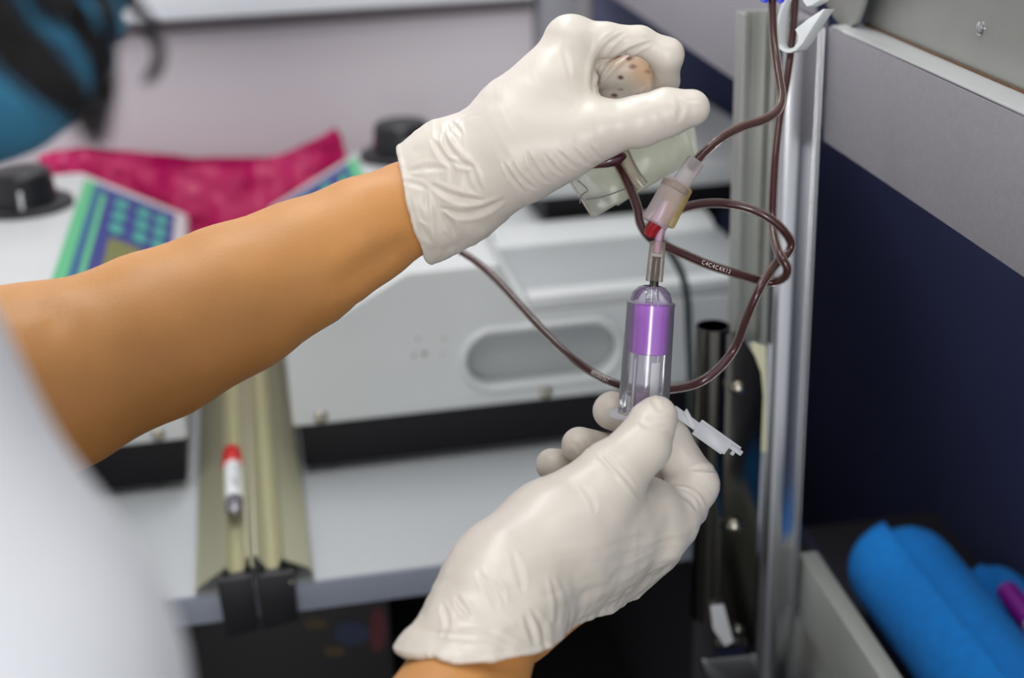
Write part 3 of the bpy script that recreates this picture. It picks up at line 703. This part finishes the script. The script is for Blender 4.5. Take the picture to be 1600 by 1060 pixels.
def bar(name, a, b, w, th, parent, m_='shield', off=0.0, bev=.0006):
    a = np.array(a)+up2*off; b = np.array(b)+up2*off
    return prism(name, [a-up2*w/2-fw*th/2, b-up2*w/2*.9-fw*th/2, b+up2*w/2*.9-fw*th/2, a+up2*w/2-fw*th/2], fw*th, m_, parent, bev)
LS = np.linalg.norm(s2-s1)
gd = bar('safety_shield', s1+sd_*LS*.30, s1+sd_*LS*.84, .0074, .0045, hd)
bar('shield_edge', s1+sd_*LS*.30, s1+sd_*LS*.98, .0012, .0056, gd, off=.0036*np.sign(np.dot(up2, ROT@np.array([0, -1, 0]))))
bar('shield_edge', s1+sd_*LS*.30, s1+sd_*LS*.80, .0010, .0056, gd, off=-.0036*np.sign(np.dot(up2, ROT@np.array([0, -1, 0]))))
bar('hinge', s1-sd_*.004, s1+sd_*LS*.33, .0048, .0028, hd)
bar('hinge_clip', W(1070, 642, .654), W(1085, 668, .654), .0030, .0040, hd)
bar('latch', s1+sd_*LS*.80, s1+sd_*LS*1.04, .0028, .0030, gd, off=.0018*np.sign(np.dot(up2, ROT@np.array([0, -1, 0]))))
bar('latch_tooth', s1+sd_*LS*.90-up2*0, s1+sd_*LS*.955, .0022, .0026, gd, off=-.0004*np.sign(np.dot(up2, ROT@np.array([0, -1, 0]))))
# the tube inside
C0 = W(1018.5, 474, .647); C1 = C0+ax_*px_len(79, .65)
vt = thing('blood_tube', 'lavender-capped blood tube standing inside the clear needle holder', 'test tube', C1)
lathe('cap', C0, C1, [(0, .0076), (.03, .0085), (.5, .00865), (.9, .0088), (.98, .0088), (1, .0080)], 'purple_cap', vt, 48)
lathe('glass', C1, C1+ax_*.034, [(0, .0066), (.86, .0066), (.94, .0056), (1, .002)], 'tube_glass', vt, 36, caps=False)
lathe('liquid', C1+ax_*.018, C1+ax_*.032, [(0, .0056), (.9, .0056), (1, .003)], 'blood_thin', vt, 30)
cdir = _n(CAM-C1); U3 = _n(cdir-ax_*np.dot(cdir, ax_)); R3 = np.cross(ax_, U3); R3 = R3 if (R3@ROT)[0] > 0 else -R3
def strip(name, a0, a1, s0, s1_, r, m_):
    V = []; F_ = []; n = 10
    for i in range(n+1):
        a = a0+(a1-a0)*i/n
        for s in (s0, s1_): V.append(C1+ax_*s+r*(math.cos(a)*U3+math.sin(a)*R3))
    for i in range(n): F_.append((2*i, 2*i+1, 2*i+3, 2*i+2))
    me = mesh(name, V, F_); me.shade_smooth(); return link(name, me, m_, vt)
strip('tube_label', .28, 1.02, .0035, .022, .00672, 'label_white')
strip('tube_label', -1.15, -.90, .0025, .030, .00672, 'label_white')

# ---- white pinch clamp on the vertical tube, and blue clip
def px3(l, d): return [W(x, y, d) for x, y in l]
arc = [(1236, -30), (1227, -8), (1218, 12), (1212, 36), (1209.5, 58), (1213, 72), (1222, 80), (1233, 83), (1244, 79), (1254, 68), (1266, 48), (1278, 30), (1289, 14)]
inn = [(1286, 14), (1262, 30), (1242, 46), (1247, 56), (1246, 66), (1240, 74), (1232, 77), (1224, 74), (1217.5, 68), (1215, 58), (1217, 38), (1223, 14), (1232, -6), (1240, -28)]
pcl = thing('pinch_clamp', 'white plastic pinch clamp hooked around the vertical blood tube', 'clamp', W(1235, 60, .712))
ex = W(1254, 20, .722)-W(1238, 20, .710)
prism('clamp_body', px3(arc+inn, .708), ex, 'clamp_white', pcl, .0003, 2)
prism('upper_jaw', px3([(1238, -26), (1248, -10), (1256, 4), (1261, 10.5), (1268, 8), (1280, 1), (1283, -8), (1270, -16), (1250, -30)], .708), ex, 'clamp_white', pcl, .0003)
bc = thing('slide_clip', 'blue clip gripping the thinner tube at the top edge', 'clip', W(1207, -6, .70))
prism('clip_plate', px3([(1186, -40), (1186, -1), (1190, 4), (1197, 5), (1201, 2), (1201, -20), (1212, -20), (1213, 2), (1218, 6), (1224, 4), (1227, -1), (1227, -40)], .697), W(1208, 0, .703)-W(1208, 0, .697), 'clamp_blue', bc, .0004)

# ---- clear pouch held under the upper hand
pouch = thing('sample_pouch', 'crumpled translucent sampling pouch dangling below the raised gloved hand', 'pouch', W(960, 300, .67))
def quad_sheet(name, corners, nu, nv, d0, amp, seed, material, parent, th=.0006):
    c = [np.array(p, float) for p in corners]; V = []
    for i in range(nu+1):
        for j in range(nv+1):
            u, v = i/nu, j/nv; q = (1-u)*(1-v)*c[0]+u*(1-v)*c[1]+u*v*c[2]+(1-u)*v*c[3]; V.append(W(q[0], q[1], q[2] if len(q) > 2 else d0))
    V = np.array(V); V += (ROT@np.array([0, 0, 1.]))[None]*(amp*vnoise(V, 70, seed)+amp*.4*vnoise(V, 160, seed+1))[:, None]
    F_ = [(i*(nv+1)+j, i*(nv+1)+j+1, (i+1)*(nv+1)+j+1, (i+1)*(nv+1)+j) for i in range(nu) for j in range(nv)]
    me = mesh(name, V, F_); me.shade_smooth(); o = link(name, me, material, parent); md = o.modifiers.new('t', 'SOLIDIFY'); md.thickness = th; return o
quad_sheet('film', [(888, 280, .668), (1070, 190, .668), (1087, 250, .672), (926, 341, .672)], 40, 16, .67, .0022, 5, 'pouch', pouch)
quad_sheet('film', [(905, 262, .676), (1085, 195, .676), (1092, 240, .678), (965, 322, .678)], 40, 16, .67, .002, 11, 'pouch', pouch)
tube('port', spline(pp([(972, 236, .665), (981, 256, .664), (992, 276, .663), (1004, 292, .663)]), 8), .0032, 'pvc_thick', pouch, 16)
tube('seam', spline(pp([(890, 283, .6665), (903, 303, .6675), (915, 322, .6685), (927, 341, .6695)]), 6), .0006, 'pvc_thick', pouch, 8)
tube('seam', spline(pp([(906, 318, .667), (908, 306, .6665), (918, 298, .666), (912, 290, .666), (902, 282, .666)]), 6), .0003, 'taupe', pouch, 8)
tube('seam', spline(pp([(915, 312, .6675), (940, 308, .6675), (970, 298, .6675), (992, 288, .668)]), 6), .0003, 'taupe', pouch, 8)
lathe('blood_clot', W(916, 262, .660), W(978, 243, .660), [(0, .0004), (.2, .0016), (.5, .0030), (.8, .0036), (1, .001)], 'blood', pouch, 16)

# ================================================================== THE PERSON
# joints (image column, row, distance) turned into real positions; radii in metres
def R_(px, d): return px*d/FPX
UP = dict(
    hand=[((668, 318, .668), 70), ((735, 268, .664), 77), ((815, 214, .660), 84), ((862, 150, .657), 66), ((891, 68, .655), 40)],
    palm=[((700, 320, .690), 55), ((800, 235, .700), 70), ((870, 140, .708), 58), ((905, 90, .710), 40)],
    low=[((720, 300, .662), 50), ((800, 252, .655), 60), ((880, 225, .648), 52), ((935, 203, .645), 46)],
    web=[((815, 180, .660), 60), ((872, 130, .656), 42)],
    thumb=[((880, 222, .650), 52), ((938, 201, .643), 42), ((1000, 190, .640), 39), ((1042, 176, .638), 36.5), ((1080, 169, .637), 29.5)],
    index=[((893, 67, .655), 39.5), ((945, 62, .652), 26), ((1000, 63, .651), 21), ((1042, 86, .653), 25.5), ((1041, 128, .664), 19.5), ((1015, 165, .676), 19)],
    middle=[((885, 95, .675), 38), ((985, 108, .680), 38), ((1000, 150, .684), 33), ((950, 175, .686), 34)],
    ring=[((880, 110, .695), 36), ((980, 125, .702), 32), ((985, 170, .700), 28), ((940, 205, .698), 26)],
    pinky=[((870, 140, .715), 32), ((945, 160, .720), 28), ((950, 195, .716), 25), ((915, 225, .712), 23)])
LO = dict(
    hand=[((752, 1000, .575), 92), ((795, 915, .595), 98), ((868, 856, .615), 99), ((935, 830, .632), 86), ((1000, 815, .645), 62)],
    palm=[((800, 970, .610), 80), ((880, 900, .640), 80), ((960, 860, .665), 74), ((1010, 850, .680), 55)],
    low=[((800, 900, .590), 70), ((870, 830, .605), 66), ((935, 770, .615), 58)],
    web=[((950, 800, .630), 60), ((1010, 800, .643), 50)],
    thumb=[((925, 785, .612), 62), ((955, 745, .616), 54), ((1003, 697, .622), 44), ((1020, 660, .627), 36), ((1027, 650, .629), 31)],
    index=[((1020, 835, .645), 52), ((1045, 812, .652), 46), ((1085, 758, .664), 38), ((1045, 690, .674), 34), ((1000, 655, .681), 31), ((956, 642, .680), 30)],
    middle=[((1010, 850, .670), 48), ((1070, 790, .688), 36), ((1030, 735, .696), 33), ((960, 712, .690), 31), ((905, 695, .672), 28)],
    ring=[((1000, 860, .690), 44), ((1040, 820, .708), 34), ((980, 760, .712), 31), ((905, 735, .692), 28), ((862, 726, .680), 25.5)],
    pinky=[((980, 870, .705), 38), ((1000, 835, .722), 28), ((950, 800, .724), 26), ((900, 785, .712), 23)])
def build_hand(G, H, dr=0.0):
    def ch(key, k=.006): 
        p = [W(*a) for a, _ in H[key]]; r = [max(R_(q, a[2])+dr, .003) for a, q in H[key]]; return G.chain(p, r, k)
    D = ch('hand', .008)
    for key, k in (('palm', .018), ('low', .012), ('web', .010)): D = smin(D, ch(key), k)
    for key in ('index', 'middle', 'ring', 'pinky'):
        (a, ra), (b, rb) = H[key][0], H[key][1]
        if H is LO and key == 'index': pass
        D = smin(D, G.cone(W(*a), W(*b), R_(ra, a[2])+dr, R_(rb, b[2])+dr) if H is LO and key == 'index' else G.ball(W(*a), R_(ra, a[2])+dr), .006)
    for key in ('thumb', 'index', 'middle', 'ring', 'pinky'):
        D = smin(D, ch(key, .003), .0022 if key != 'thumb' else .004)
    return D
ARM_L = [((20, 606, .615), 142), ((100, 585, .622), 138), ((240, 526, .636), 131), ((365, 468, .648), 118), ((470, 415, .656), 101), ((567, 360, .662), 82.5), ((645, 322, .668), 71), ((690, 300, .668), 58)]
ARM_R = [((560, 1560, .44), 150), ((620, 1330, .485), 136), ((690, 1150, .543), 112), ((733, 1050, .573), 93), ((752, 995, .586), 78)]
def arm_pts(A): return [W(*a) for a, _ in A], [R_(q, a[2]) for a, q in A]
def armchain(G, A, dr=0.0, k=.004):
    k = .004
    p, r = arm_pts(A); return G.chain(p, [q+dr for q in r], k)

person = thing('person', 'person in white coat, blue face mask and latex gloves sampling blood from a tube', 'person', (-.30, .30, -.82))

def wrinkles(V, N, lines, fade=.25):
    px, py, _ = proj(V); face = (N*(CAM-V)).sum(1) > -.0002; d = np.zeros(len(V))
    for ln, amp, w in lines:
        sm = spline([np.array([p[0], p[1], 0.]) for p in ln], 5)[:, :2]
        t, s = seg_dist(px, py, list(sm)); w = w*(.7+.6*np.sin(math.pi*s)); e = np.clip(np.minimum(s, 1-s)/fade, 0, 1)**.8
        g = (-np.exp(-(t/w)**2)+.75*np.exp(-((t-2.0*w)/w)**2)) if amp > 0 else np.exp(-(t/w)**2)
        d += np.where(face, abs(amp)*e*g, 0)
    return V+N*d[:, None]
def glove(name, H, arm, cut_p, cut_n, extra, lines, lo, hi, label, h=.0009, cuff_noise=.0012, stains=()):
    G = SDF(lo, hi, h); D = build_hand(G, H, 0)
    for a, b, ra, rb, k in extra: D = smin(D, G.cone(W(*a), W(*b), R_(ra, a[2]), R_(rb, b[2])), k)
    n = _n(np.array(cut_n)); wob = .0009*np.sin(90*(G.X*1.0+G.Z*1.4))
    cutd = G.plane(cut_p, n)
    D = smax(D, (cutd+wob.astype(np.float32)), .0012)
    inner = armchain(G, arm, .0010, .02)
    depth = G.plane(np.array(cut_p)-n*.016, -n)          # hollow only near the opening
    D = smax(D, -smax(inner, depth, .002), .0008)
    V, Q = nets(D, G.lo, h); V = relax(V, Q, 2, .5); V, Q = subdiv(V, Q); V = relax(V, Q, 1, .5); N = vnormals(V, Q)
    if (N*(V-V.mean(0))).sum() < 0: Q = Q[:, ::-1]; N = -N
    # loose latex near the cuff, tight over the hand
    dc = -((V-np.array(cut_p))@n); w = np.clip(1-dc/.045, 0, 1)**1.2
    A1 = np.stack([(V@n)*.45, V@np.cross(n, [0, 0, 1]), V[:, 2]], 1)
    V = V+N*(cuff_noise*w*(vnoise(A1, 95, 2)+.35*vnoise(V, 200, 5)))[:, None]
    V = V+N*(.00022*vnoise(V, 120, 9))[:, None]
    A2 = np.stack([(V@n)*.9, (V@np.cross(n, [0, 0, 1]))*.35, V[:, 2]*.35], 1)
    V = V+N*(.0005*np.clip(1-dc/.10, .12, 1)*np.clip(vnoise(A2+.3*vnoise(V, 40, 3)[:, None]*.02, 330, 12), -.2, 1))[:, None]
    V = wrinkles(V, N, [(a, b*.52, c*.85) for a, b, c in lines])
    # thin rolled bead at the cuff edge
    V = V+N*(.0007*np.exp(-((dc-.0012)/.0012)**2))[:, None]
    for _ in range(3):
        V2 = relax(V, Q, 1, .5); k_ = np.clip(1-np.abs(dc)/.007, 0, 1)[:, None]; V = V*(1-k_)+V2*k_
    N = vnormals(V, Q)
    me = mesh_np(name, V, Q)
    ca = me.color_attributes.new('stain', 'FLOAT_COLOR', 'POINT'); px, py, dd = proj(V); face = (N*(CAM-V)).sum(1) > 0
    col = np.zeros((len(V), 4), np.float32); col[:, 3] = 1
    for (x, y, rx, ry, ang, st, chn) in stains:
        dx, dy = px-x, py-y; c_, s_ = math.cos(ang), math.sin(ang); u = (dx*c_+dy*s_)/rx; v = (-dx*s_+dy*c_)/ry
        u = u+.25*vnoise(V, 500, 3); col[:, chn] = np.maximum(col[:, chn], np.where(face & (dd > .6565), st*np.exp(-(u*u+v*v)**1.5), 0))
    ca.data.foreach_set('color', col.ravel())
    o = link(name, me, 'glove', person); o['label'] = label; return o

# ---- upper (left) glove
p1 = W(645, 322, .667); cn_ = ROT@np.array([-.968, .25, .05])
UL = [(((822, 234), (833, 258), (848, 278), (862, 286)), .0008, 3.2), (((785, 253), (799, 275), (811, 290), (820, 302)), .0008, 3.2), (((799, 251), (808, 270), (826, 288), (842, 296)), .0007, 3),
      (((870, 234), (885, 249), (905, 266)), .0007, 3), (((897, 230), (909, 247), (926, 260)), .0007, 3), (((920, 226), (933, 243), (943, 252)), .0006, 2.8), (((850, 240), (866, 262), (885, 276)), .0006, 2.8),
      (((917, 142), (918, 112), (925, 85), (939, 62), (962, 45)), -.0014, 4.5), (((926, 150), (928, 118), (936, 92), (952, 68), (978, 50)), .0010, 3.5),
      (((930, 140), (945, 112), (965, 92), (996, 74), (1020, 66)), .0016, 3.5), (((880, 60), (884, 90), (893, 125)), .0005, 4),
      (((697, 199), (705, 221), (727, 243), (749, 260)), -.0012, 4), (((674, 216), (696, 248), (710, 265)), .0010, 4), (((690, 206), (704, 236), (728, 256)), .0010, 3.5),
      (((671, 287), (710, 307), (757, 314)), .0014, 4.5), (((686, 324), (723, 334), (757, 327), (790, 310)), .0013, 4.5), (((669, 290), (676, 351), (678, 388)), -.0010, 4),
      (((651, 346), (674, 381)), .0011, 4), (((700, 250), (720, 256), (742, 262)), .0009, 3.5), (((690, 330), (705, 355), (712, 372)), .0013, 4.5), (((735, 255), (745, 285), (754, 300)), .0005, 3.5),
      (((636, 268), (668, 262), (700, 264)), .0006, 4), (((626, 282), (655, 290), (672, 300)), .0006, 3.5), (((1056, 150), (1064, 168), (1058, 192)), .0006, 4.5), (((1070, 156), (1094, 158)), .0003, 3), (((705, 190), (715, 202), (722, 212)), .0008, 3)]
ST = [(969, 121, 5, 3.5, .1, .95, 0), (960, 149, 5, 3.2, .1, .9, 0), (998, 149, 4.5, 3, 0, .85, 0), (983, 91, 6, 4, -.2, .8, 0), (989, 104, 6, 4, 0, .7, 0), (970, 140, 5, 1.8, 0, .5, 0), (930, 125, 8, 14, .4, .85, 0),
      (925, 143, 7, 5, .3, .95, 0), (1017, 72, 7, 4, 0, .6, 0), (1018, 95, 3, 15, .25, .45, 0), (1012, 112, 6, 4, 0, .45, 0), (975, 84, 26, 1.8, -.48, .9, 0), (1005, 108, 26, 30, 0, .65, 1), (975, 95, 26, 20, 0, .35, 1)]
glove('glove', UP, ARM_L, p1, cn_,
      [((695, 300, .668), (637, 323, .668), 78, 86, .01), ((705, 318, .666), (662, 345, .668), 62, 62, .01), ((730, 290, .668), (700, 262, .668), 68, 72, .01)],
      UL, (.035, .545, .26), (.27, .75, .49), 'latex glove with dark red blood specks on the curled fingers', stains=ST)
# ---- lower (right) glove
p2 = W(735, 1016, .560); cn2 = ROT@np.array([-.01, .93, .03])
LL = [(((926, 705), (956, 735), (983, 767), (1001, 788)), -.0010, 3.8), (((936, 703), (966, 735), (993, 765)), .0006, 3), (((1046, 760), (1074, 764), (1092, 776), (1104, 796)), -.0010, 3.2), (((1055, 769), (1078, 782), (1090, 800)), .0007, 3),
      (((1080, 734), (1100, 733), (1124, 738)), .0012, 3.5), (((711, 930), (722, 948), (738, 966)), .0014, 4.5), (((766, 903), (781, 924), (789, 945)), .0009, 4), (((819, 960), (830, 985), (836, 1010)), .0011, 4.5),
      (((676, 990), (732, 990), (772, 992), (818, 1015)), .0010, 4.5), (((860, 900), (872, 940), (870, 980)), .0007, 4), (((800, 860), (812, 900), (818, 930)), .0006, 5), (((745, 890), (770, 930), (776, 960)), .0006, 5),
      (((905, 755), (925, 780), (930, 805)), .0004, 4), (((1015, 618), (1030, 640), (1045, 640)), .0006, 4), (((990, 652), (1015, 668), (1044, 668)), .0005, 4),
      (((905, 680), (918, 692), (922, 708)), .0004, 3), (((890, 690), (903, 700), (905, 714)), .0003, 3), (((830, 950), (850, 990), (850, 1030)), .0009, 4.5), (((690, 940), (700, 975), (690, 1000)), .0009, 4)]
glove('glove', LO, ARM_R, p2, cn2,
      [((775, 965, .580), (722, 1095, .556), 96, 108, .012), ((675, 1020, .560), (648, 1020, .560), 34, 29, .008), ((705, 1000, .562), (675, 1020, .560), 44, 36, .010), ((800, 1010, .575), (822, 1070, .565), 40, 38, .01)],
      LL, (.02, .42, .16), (.27, .70, .31), 'latex glove on the hand gripping the needle holder', cuff_noise=.0014)

# ---- body: one continuous surface (head, torso, both arms, both hands inside the gloves)
HC = W(-66, -80, .40)                                  # centre of the mask bulge
FD = _n(np.array([.74, .45, -.42])); 
SD = _n(np.cross(FD, [0, 0, 1])); HU = np.cross(SD, FD)  # head right, head up
CR = HC-FD*.085+HU*.055                                # cranium centre
RS, LSH = W(-640, 560, .29), np.array([-.40, .50, .33])
REL = W(*ARM_R[0][0]); RUP = [W(-760, 560, .29), W(-440, 800, .275), W(-185, 1140, .275), W(20, 1650, .33), REL]
NB = (RS+LSH)/2+np.array([0, 0, .03])
G = SDF((-.62, -.02, -.12), (.27, .76, .74), .005, .05)
B = armchain(G, ARM_L, 0, .03)
lel = W(20, 606, .615)
B = smin(B, G.chain([LSH, (LSH+lel)/2+np.array([0, 0, -.01]), lel], [.055, .048, .040], .02), .02)
B = smin(B, armchain(G, ARM_R, 0, .02), .01)
B = smin(B, G.chain(RUP, [.044, .043, .042, .040, .034], .02), .015)
T0 = NB-np.array([.05, .03, .10]); T1 = NB-np.array([.10, .08, .34])
for s_ in (-.07, .07):
    lr = _n(LSH-RS); B = smin(B, G.chain([T0+lr*s_, T1+lr*s_], [.085, .085], .04), .05)
B = smin(B, G.chain([RS, NB-np.array([0, 0, .03]), LSH], [.052, .065, .055], .04), .05)
B = smin(B, G.chain([NB-np.array([.01, .01, .03]), CR-HU*.06-FD*.02], [.058, .055], .02), .03)
head = G.chain([CR-FD*.03, CR+FD*.02+HU*.01], [.082, .076], .02)
head = smin(head, G.chain([CR+FD*.035-HU*.02, CR+FD*.055-HU*.075], [.058, .040], .02), .03)     # face and jaw
head = smin(head, G.chain([CR+FD*.082+HU*.0, CR+FD*.100-HU*.030], [.009, .013], .01), .010)       # nose
head = smin(head, G.ball(CR+FD*.070-HU*.098, .018), .02)                                          # chin
for sg in (-1, 1):
    head = smin(head, G.chain([CR+SD*sg*.074-FD*.002+HU*.012, CR+SD*sg*.073-HU*.030], [.011, .008], .01), .006)
    head = smax(head, -G.ball(CR+SD*sg*.031+FD*.098+HU*.004, .015), .010)
    head = smin(head, G.ball(CR+SD*sg*.031+FD*.078+HU*.004, .0125), .003)
B = smin(B, head, .02)
for H in (UP, LO): B = smin(B, build_hand(G, H, -.0022), .006)
V, Q = nets(B, G.lo, .005); V = relax(V, Q, 1, .4); N = vnormals(V, Q)
if (N*(V-V.mean(0))).sum() < 0: Q = Q[:, ::-1]; N = -N
# tendon grooves at the left wrist and a soft elbow crease
V = wrinkles(V, N, [(((500, 452), (560, 425), (625, 385), (660, 360)), .0016, 13), (((60, 470), (86, 496), (92, 530)), .0016, 12)], .3)
link('body', mesh_np('body', V, Q), 'skin', person)

# coat: the same torso and upper arms, a little larger
Gc = SDF((-.66, -.04, -.34), (.12, .72, .62), .006, .05)
Cc = Gc.chain(RUP[:4], [.056, .055, .055, .052], .02)
Cc = smin(Cc, Gc.chain([LSH, LSH+(lel-LSH)*.55], [.068, .062], .02), .02)
for s_ in (-.07, .07):
    lr = _n(LSH-RS); Cc = smin(Cc, Gc.chain([T0+lr*s_, T1+lr*s_*1.2-np.array([.02, .02, .12])], [.096, .11], .04), .05)
Cc = smin(Cc, Gc.chain([RS, NB-np.array([0, 0, .04]), LSH], [.066, .074, .068], .04), .04)
V, Q = nets(Cc, Gc.lo, .006); V = relax(V, Q, 2, .5); N = vnormals(V, Q)
if (N*(V-V.mean(0))).sum() < 0: Q = Q[:, ::-1]; N = -N
V = V+N*(.0022*vnoise(V*np.array([1, 1, .5]), 34, 4))[:, None]
link('coat', mesh_np('coat', V, Q), 'cloth_white', person)

# mask over nose, mouth and chin
Gm = SDF(HC-.11, HC+.11, .0025)
mk_ = Gm.cone(CR+FD*.040-HU*.02, CR+FD*.058-HU*.075, .060, .044)
mk_ = smin(mk_, Gm.cone(HC+HU*.012, HC-HU*.015, .0490, .0485), .02)
mk_ = smin(mk_, Gm.cone(CR+FD*.090-HU*.010, CR+FD*.104-HU*.030, .010, .015), .02)
mk_ = smax(mk_, Gm.plane(CR+FD*.018, -FD), .004)
mk_ = smax(mk_, Gm.plane(CR+HU*.000, HU), .004)
V, Q = nets(mk_, Gm.lo, .0025); V = relax(V, Q, 1, .5); N = vnormals(V, Q)
if (N*(V-V.mean(0))).sum() < 0: Q = Q[:, ::-1]; N = -N
hh = (V-HC)@HU
V = V+N*(.0014*np.sin(hh/.010*2*math.pi)*np.exp(-(hh/.03)**2))[:, None]
link('face_mask', mesh_np('face_mask', V, Q), 'mask', person)

# hair: scalp mass and loose strands falling over the mask
def strands(name, guides, n, spread, r, seed):
    rs = np.random.default_rng(seed); V = []; F_ = []; base = 0
    for g, sp_, cnt in guides:
        gp = np.array([W(*p) for p in g])
        for k in range(cnt):
            off = rs.standard_normal(3)*sp_; off2 = rs.standard_normal(3)*sp_*.9; tt = np.linspace(0, 1, len(gp))[:, None]
            path = spline(gp+off*(1-tt)*1.0+off2*tt, 5); rr = r*rs.uniform(.7, 1.2)*(1-.75*np.linspace(0, 1, len(path))**2)
            me = tube_mesh('x', path, rr, 5); vv = np.empty(len(me.vertices)*3); me.vertices.foreach_get('co', vv); V.append(vv.reshape(-1, 3))
            F_ += [tuple(i+base for i in p.vertices) for p in me.polygons]; base += len(me.vertices); bpy.data.meshes.remove(me)
    me = mesh(name, np.concatenate(V), F_); me.shade_smooth(); o = link(name, me, 'hair', person); return o
hs = strands('hair', [
    ([(-160, -330, .35), (-90, -160, .335), (-20, -20, .33), (40, 70, .335), (95, 135, .34), (130, 175, .345), (150, 215, .35)], .0024, 90),
    ([(-240, -330, .35), (-140, -160, .335), (-70, -20, .33), (0, 60, .335), (60, 110, .34), (105, 150, .345)], .0038, 230),
    ([(-60, -330, .35), (40, -120, .335), (90, -20, .33), (125, 40, .335), (155, 85, .34), (162, 130, .345), (158, 200, .35)], .0018, 60),
    ([(60, -330, .35), (110, -120, .34), (140, -40, .335), (165, 10, .335), (172, 60, .34), (160, 100, .345)], .0014, 30),
    ([(60, -300, .35), (150, -100, .34), (200, -10, .335), (232, 35, .335), (250, 75, .34), (246, 105, .343), (228, 128, .345)], .0010, 26),
    ([(-100, -330, .35), (-20, -180, .335), (30, -80, .33), (75, -10, .33), (100, 20, .335)], .0036, 130)], 0, 0, .00034, 5)
hs['kind'] = 'stuff'; hs['label'] = 'loose dark strands of hair'
Gh = SDF(CR-.14, CR+.14, .005)
hm = Gh.cone(CR-FD*.032+HU*.004, CR+FD*.010+HU*.016, .091, .084)
hm = smin(hm, Gh.cone(CR-FD*.05+HU*.0, CR-FD*.075-HU*.06, .07, .045), .03)
hm = smax(hm, Gh.plane(CR+FD*.045+HU*.01, FD-HU*.55), .01)
V, Q = nets(hm, Gh.lo, .005); V = relax(V, Q, 1, .5)
N = vnormals(V, Q)
if (N*(V-V.mean(0))).sum() < 0: Q = Q[:, ::-1]; N = -N
V = V+N*(.0015*np.sin(((V-CR)@SD)/.004))[:, None]
link('hair_mass', mesh_np('hair_mass', V, Q), 'hair', person)
